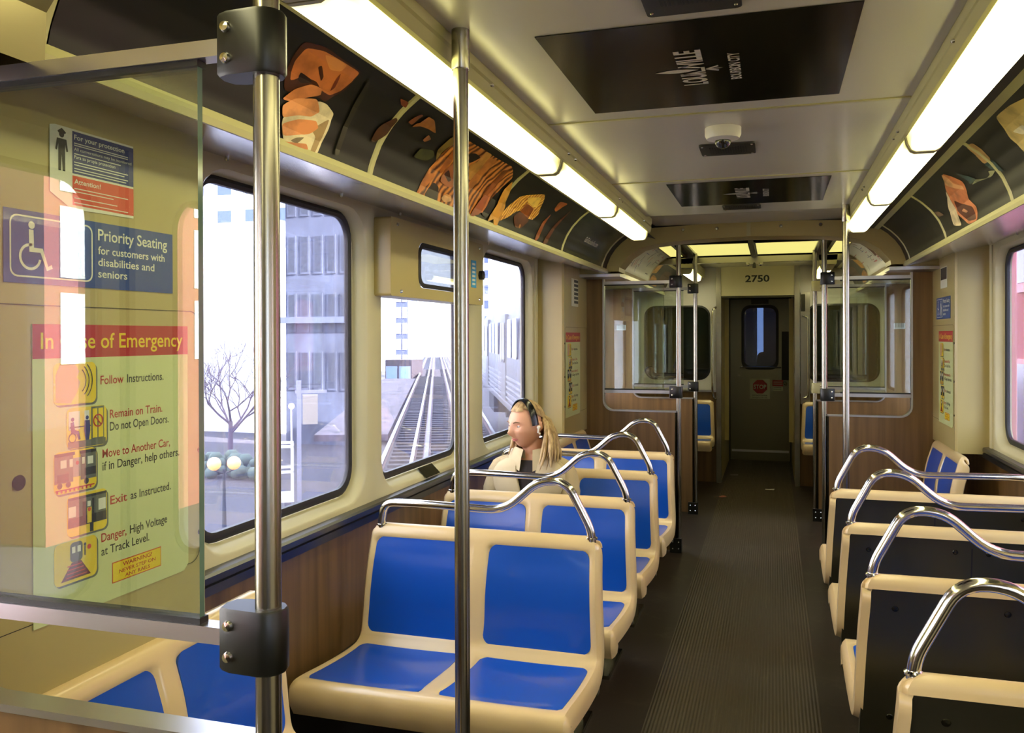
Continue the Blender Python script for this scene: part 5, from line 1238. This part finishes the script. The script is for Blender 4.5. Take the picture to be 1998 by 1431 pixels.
tag(tblock('viaduct_deck', 13, 130, -1.75, 6.2, ZR-.75, ZR-.42, mat('viaduct_dark', (60, 57, 67), .8)), 'dark elevated viaduct deck under the curving tracks', 'viaduct')
tag(tblock('walkway', 24, 56, -3.4, -1.35, ZR-.30, ZR-.12, wd1), 'weathered plank walkway beside the tracks, seen through the middle window', 'walkway')
rl = mat('rail_steel', (236, 236, 240), .25, metal=.9); rl2 = mat('guard_timber', (122, 118, 131), .7)
def rail(side, label, m=rl, w=.035, h=.13, grp='running rails on the viaduct'):
    t = thing('rail', label, 'rail', trk(13, side, ZR), TROT, grp); L = 110
    mb(m).box(-w, w, 0, L, -.035, 0).build('head', t, flat=True); mb(mat('rail_rust', (104, 84, 84), .8)).box(-w*.4, w*.4, 0, L, -h, -.035).box(-w*1.8, w*1.8, 0, L, -h-.015, -h).build('web', t, flat=True)
rail(-.52, 'bright running rail on the walkway side of the visible track'); rail(.93, 'bright running rail on the train side of the visible track'); rail(1.58, 'outer rail of the second track, beside the parked silver train'); rail(3.02, 'inner rail of the second track, beneath the parked silver train')
rail(-.22, 'dull guard rail between the running rails, nearer the walkway', rl2, .05, grp='guard rails'); rail(.62, 'dull guard rail between the running rails, nearer the second track', rl2, .05, grp='guard rails')
rail(-1.15, 'pale power rail at the walkway edge', mat('power_rail', (210, 208, 214), .4), .04, .1, grp='power rail')
tie = None
for k in range(95):
    o = tag(mb(wd2).box(-1.25, 1.25, -.12, .12, -.20, 0).build('cross_tie', None, flat=True), 'grey wooden cross tie under the visible track', 'tie', 'cross ties of the visible track') if tie is None else tie.copy()
    if tie is None: tie = o
    else: COL.objects.link(o)
    o.location = trk(13.5+k*.62, .2, ZR-.147); o.rotation_euler = (0, 0, TROT)
# silver train on the second track
tr = thing('train_car', 'parked silver train car on the second track, seen through the third window', 'train', trk(16, 3.05, 0), TROT)
L = 14.6; zf = ZR+1.15
silver = mat('corrugated_silver', (131, 131, 139), .35, metal=.7); twin = mat('train_window', (70, 80, 110), .12)
mb(silver).prism([(-1.36, zf-.25), (-1.40, zf+.8), (-1.36, zf+1.9), (-1.15, zf+2.35), (0, zf+2.5), (1.15, zf+2.35), (1.36, zf+1.9), (1.40, zf+.8), (1.36, zf-.25)], 'y', 0, L).build('body', tr, 25)
fl_ = mb(mat('fluting', (165, 165, 178), .4, metal=.7))
for k in range(6): fl_.box(-1.405, -1.37, .2, L-.2, zf-.1+k*.12, zf-.05+k*.12)
fl_.build('fluting', tr, flat=True)
for y in (1.0, 2.3, 6.2, 7.5, 8.8, 12.4):
    mb(twin).prism(rrect(y, y+.95, zf+1.0, zf+1.85, .1), 'x', -1.43, -1.30).build('window', tr, flat=True)
for y in (3.9, 10.5):
    d = mb(silver).box(-1.42, -1.34, y, y+1.3, zf-.05, zf+2.0).build('door', tr, flat=True)
    for q in (.12, .75): mb(twin).prism(rrect(y+q, y+q+.43, zf+.85, zf+1.8, .06), 'x', -1.44, -1.41).build('door_window', d, flat=True)
for y in (2.3, 12.2): mb(mat('truck_dark', (50, 48, 54), .7)).box(-1.2, 1.2, y-1.2, y+1.2, ZR+.2, zf-.25).build('truck', tr, flat=True)
for y in (1.4, 3.2, 11.3, 13.1):
    for x in (-.73, .73): mb(mat('wheel_steel', (90, 88, 92), .5, metal=.8)).lathe([(.0, -.06), (.36, -.06), (.36, .06), (0, .06)], (x, y, ZR+.36), 'x', 20).build('wheel', tr, 30)
# buildings
stone = mat('grey_stone', (48, 52, 66), .85, noise=((.6, .6, .25), (80, 86, 106), .3, .7)); white_b = brick_mat('white_brick', (236, 234, 236), (222, 222, 232), (180, 178, 196), 2.6)
redb = brick_mat('red_brick', (128, 54, 44), (112, 46, 40), (120, 84, 78), 4.5)
bwin = mat('building_window', (60, 74, 110), .15); trimw = mat('white_cornice', (232, 230, 226), .6)
def building(name, label, x0, x1, y0, y1, h, m, face, nx, nz, wz=(3.0, 3.4), wm=None, frame=None, z0=ZS, wfrac=.5, hfrac=.55, cornice=None):
    t = thing(name, label, 'building', ((x0+x1)/2, (y0+y1)/2, z0))
    hx, hy = (x1-x0)/2, (y1-y0)/2
    mb(m).box(-hx, hx, -hy, hy, 0, h).build('wall', t, flat=True)
    for f in face:
        W = 2*hy if f in ('+x', '-x') else 2*hx
        for i in range(nx):
            for j in range(nz):
                c = -W/2+W*(i+.5)/nx; w = W/nx*wfrac/2; zb = wz[0]+j*wz[1]
                if zb+wz[1]*hfrac > h-.4: continue
                def bx(b, w_, z0_, z1_, d0, d1):
                    if f == '+x': b.box(hx+d0, hx+d1, c-w_, c+w_, z0_, z1_)
                    elif f == '-x': b.box(-hx-d1, -hx-d0, c-w_, c+w_, z0_, z1_)
                    else: b.box(c-w_, c+w_, -hy-d1, -hy-d0, z0_, z1_)
                    return b
                fr = bx(mb(frame or trimw), w+.12, zb-.2, zb+wz[1]*hfrac+.1, .0, .06).build('window_frame', t, flat=True)
                bx(mb(wm or bwin), w, zb, zb+wz[1]*hfrac, .02, .075).build('pane', fr, flat=True)
    if cornice:
        for zc in cornice: mb(trimw if m is redb else mat('stone_cornice', (84, 90, 110), .8)).box(-hx-.35, hx+.35, -hy-.35, hy+.35, zc, zc+.5).build('cornice', t, flat=True)
    return t
building('stone_building', 'tall grey stone building beyond the first window', -37.1, -31.2, 59.3, 62.6, 44, stone, ('-y', '+x'), 5, 7, (4.5, 4.6), mat('stone_window', (36, 41, 55), .6), stone, cornice=(9.6,), wfrac=.45, hfrac=.6)
building('white_building', 'low white brick building behind the bare tree', -60, -41.2, 65, 80, 18.8, white_b, ('-y',), 1, 1, (30, 3))
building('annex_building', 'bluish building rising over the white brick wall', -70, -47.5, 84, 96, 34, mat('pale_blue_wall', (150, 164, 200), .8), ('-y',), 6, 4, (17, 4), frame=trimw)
building('red_brick_building', 'red brick building with white-framed windows beside the doorway behind the camera', -45, -28, -76, -25.2, 34, redb, ('+x',), 12, 8, (7.6, 3.6), mat('sky_white_pane', (236, 238, 246), .3), trimw, wfrac=.58, hfrac=.74, cornice=(33.5,))  # reflected sky is put into the near-white colour of the panes
building('side_building', 'pale grey building across the street, mirrored in the near glass screen', -30, -15.5, -9.2, 12, 24, mat('pale_render', (196, 190, 182), .8), ('+x',), 6, 5, (2, 4), cornice=(23.5,))
building('pink_building', 'rosy building close beyond the windows of the steel-backed seats', 5.2, 14, 9, 46, 30, mat('rosy_wall', (190, 96, 118), .8, noise=((.3, .3, .3), (160, 70, 84), .35, .65)), ('-x',), 12, 6, (2, 3.8), mat('dusky_window', (90, 60, 110), .2), mat('rosy_trim', (214, 150, 160), .7), wfrac=.4)
building('sun_block_building', 'unseen tall grey building added behind the camera to block the sun', 25, 40, -24, 3.5, 27, mat('pale_render', (196, 190, 182), .8), ('-x',), 6, 5, (2, 4))  # unseen building, added to keep direct sun out of the car
building('slim_tower', 'slim dark grey tower rising beyond the tracks', -59.0, -56.9, 127, 131, 26, mat('tower_grey', (78, 86, 114), .8), ('-y',), 2, 8, (4, 2.6), mat('tower_window', (150, 160, 190), .3))
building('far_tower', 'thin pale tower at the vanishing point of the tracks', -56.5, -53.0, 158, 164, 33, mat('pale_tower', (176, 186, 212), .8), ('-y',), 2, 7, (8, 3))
sh_ = building('signal_house', 'dark brown signal house on stilts beside the walkway', -26.4, -24.35, 55.2, 57.2, 2.3, mat('brown_shed', (47, 37, 42), .8), ('-y',), 2, 1, (.55, 2.0), mat('blue_window', (120, 150, 200), .25), mat('blue_frame', (120, 140, 190), .5), wfrac=.6, hfrac=.6, z0=-2.45)
b = mb(mat('brown_shed'))
for x in (-.95, .95):
    for y in (-.9, .9): b.box(x-.08, x+.08, y-.08, y+.08, ZS+2.45, 0)
b.build('stilts', sh_, flat=True)
# bare street tree
tt = thing('bare_tree', 'bare winter tree in front of the white brick wall', 'tree', (-32.6, 45.6, ZS))
bark = mat('bark', (91, 75, 90), .9); rnd = random.Random(11)
trk_b = mb(bark); trk_b.tube([(0, 0, 0), (.1, 0, 1.6), (.05, .1, 3.2)], [.22, .17, .13], 8); trk_b.build('trunk', tt, 60)
br_b = mb(bark)
def grow(p, d, L, r, lv):
    q = p+d*L*.5+Vector((rnd.uniform(-.1, .1), rnd.uniform(-.1, .1), 0))*L; e = p+d*L
    br_b.tube([p, q, e], [r, r*.8, r*.6], 5)
    if lv == 0: return
    for k in range(3 if lv > 1 else 4):
        a = Vector((rnd.uniform(-1, 1), rnd.uniform(-1, 1), rnd.uniform(-.1, .9))); grow(e if k else q, (d*.75+a*.75).normalized(), L*rnd.uniform(.62, .85), r*.58, lv-1)
for k in range(5): grow(Vector((.05, .1, 2.4+.2*k)), Vector((math.cos(k*1.3)*.8, math.sin(k*1.3)*.8, .8)).normalized(), 1.9, .085, 4)
br_b.build('branches', tt, 60)
sh = thing('shrub', 'low green shrub under the bare tree', 'shrub', (-31.9, 44.0, ZS)); b = mb(mat('shrub_green', (85, 98, 88), .9))
for k in range(46):
    c = (rnd.uniform(-3, 3), rnd.uniform(-.8, .8), rnd.uniform(.3, 1.2)); b.sphere(c, rnd.uniform(.25, .5), 7, 5)
b.build('foliage', sh, 60)
# twin globe street lamp (lit)
lp = thing('street_lamp', 'twin globe street lamp, lit warm orange, below the bare tree', 'lamp', (-23.35, 32.35, ZS), math.radians(36))
mb(mat('lamp_green', (52, 58, 66), .5)).tube([(0, 0, 0), (0, 0, 2.6)], [.10, .06], 10).tube([(-.42, 0, 2.55), (0, 0, 2.4), (.42, 0, 2.55)], .035, 8).build('post', lp, 60)
for x in (-.42, .42): mb(mat('globe_glow', (255, 214, 150), .3, emit=2.6, emitcol=(255, 140, 50))).sphere((x, 0, 2.85), .30, 16, 10).build('globe', lp, 60)
# white railed platform with small lamps
PR = math.radians(32)
pf = thing('railed_platform', 'white railed service platform beside the tracks beyond the first window', 'platform', (-11.85, 18.6, 0), PR); wt = mat('white_paint', (226, 226, 232), .5)
mb(wt).box(-.45, .45, -.45, .45, -2.6, -2.48).build('floor_plate', pf, flat=True)
for x in (-.42, .42):
    for y in (-.42, .42): mb(wt).box(x-.03, x+.03, y-.03, y+.03, -2.5, -1.2).build('post', pf, flat=True)
for zz in (-1.22, -1.85):
    for y in (-.42, .42): mb(wt).box(-.45, .45, y-.03, y+.03, zz-.03, zz+.03).build('handrail', pf, flat=True)
    for x in (-.42, .42): mb(wt).box(x-.03, x+.03, -.42, .42, zz-.03, zz+.03).build('handrail', pf, flat=True)
for x in (-.3, .3): mb(mat('platform_steel', (130, 130, 150), .6)).box(x-.08, x+.08, -.1, .1, ZS, -2.6).build('leg', pf, flat=True)
mb(mat('signal_yellow', (206, 180, 110), .6)).box(-.3, -.05, -.2, .2, -2.48, -1.7).build('equipment_box', pf, flat=True)
for k, (x, z, lb) in enumerate(((-.30, -.62, 'small lit lamp on a white post at one end of the railed platform'), (.03, -.62, 'small lit lamp at the middle of the railed platform'), (.40, -.25, 'small lit lamp on the tallest post of the railed platform'))):
    t = thing('platform_lamp', lb, 'lamp', (-11.85+x*math.cos(PR), 18.6+x*math.sin(PR), 0), group='lamps over the railed platform')
    mb(wt).tube([(0, 0, -2.48), (0, 0, z-.05)], .025, 8).build('post', t, 60)
    mb(mat('warm_bulb', (255, 225, 190), .3, emit=12, emitcol=(255, 205, 150))).sphere((0, 0, z), .075, 12, 8).build('bulb', t, 60)
ms = thing('signal_mast', 'grey signal mast with crossbars beside the railed platform', 'mast', (-12.35, 20.55, 0), PR); gm = mat('mast_grey', (150, 152, 170), .6)
mb(gm).box(-.06, .06, -.06, .06, ZS, .3).build('post', ms, flat=True); mb(gm).box(-.1, .75, -.04, .04, -.05, .03).build('crossbar', ms, flat=True); mb(mat('signal_box', (168, 160, 150), .6)).box(.1, .5, -.16, .16, -.9, -.1).build('cabinet', ms, flat=True)
# street cars
def street_car(loc, rz, rgb, label):
    t = thing('car', label, 'car', loc, rz, 'cars on the street below the viaduct'); c = mat('car_%d_%d_%d' % rgb, rgb, .25, coat=.5)
    side = [(-2.1, .35), (-2.15, .75), (-1.9, .92), (-1.2, .98), (-.75, 1.42), (.6, 1.45), (1.25, .98), (2.0, .86), (2.15, .6), (2.1, .3)]
    mb(c).prism(side, 'y', -.86, .86).build('body', t, 25)
    mb(twin).prism([(-1.12, 1.0), (-.72, 1.38), (.56, 1.41), (1.1, 1.0)], 'y', -.875, .875).build('windows', t, 25)
    for x in (-1.35, 1.35):
        for y in (-.8, .8): mb(M['black']).lathe([(0, -.1), (.32, -.1), (.32, .1), (0, .1)], (x, y, .32), 'y', 16).build('wheel', t, 30)
for loc, rz, rgb, lb in (((-37.6, 79.4, ZS), .3, (200, 60, 56), 'red car on the street below the walkway'), ((-43.2, 91, ZS), .25, (110, 140, 200), 'blue car on the street behind the red car'), ((-38.2, 86, ZS), .4, (232, 232, 236), 'white car farther up the street'), ((-45.5, 108, ZS), .35, (170, 196, 222), 'pale blue car far up the street by the signal house')):
    street_car(loc, rz, rgb, lb)
# the coupled car seen through the end door
nc = thing('coupled_train_car', 'dark end of the next train car seen through the end door window', 'train', (0, 11.6, 0))
mb(mat('next_car_dark', (44, 40, 46), .5)).box(.03, 1.35, 0, 3, -.9, 2.3).box(-1.35, -.10, 0, 3, -.9, 2.3).build('body', nc, flat=True)
mb(M['plastic']).lathe([(.0, -.05), (.07, -.05), (.07, .0)], (.02, -.02, 1.22), 'y', 14).box(-.06, .10, -.02, 0, 1.0, 1.2).build('coupler_light', nc, 40)
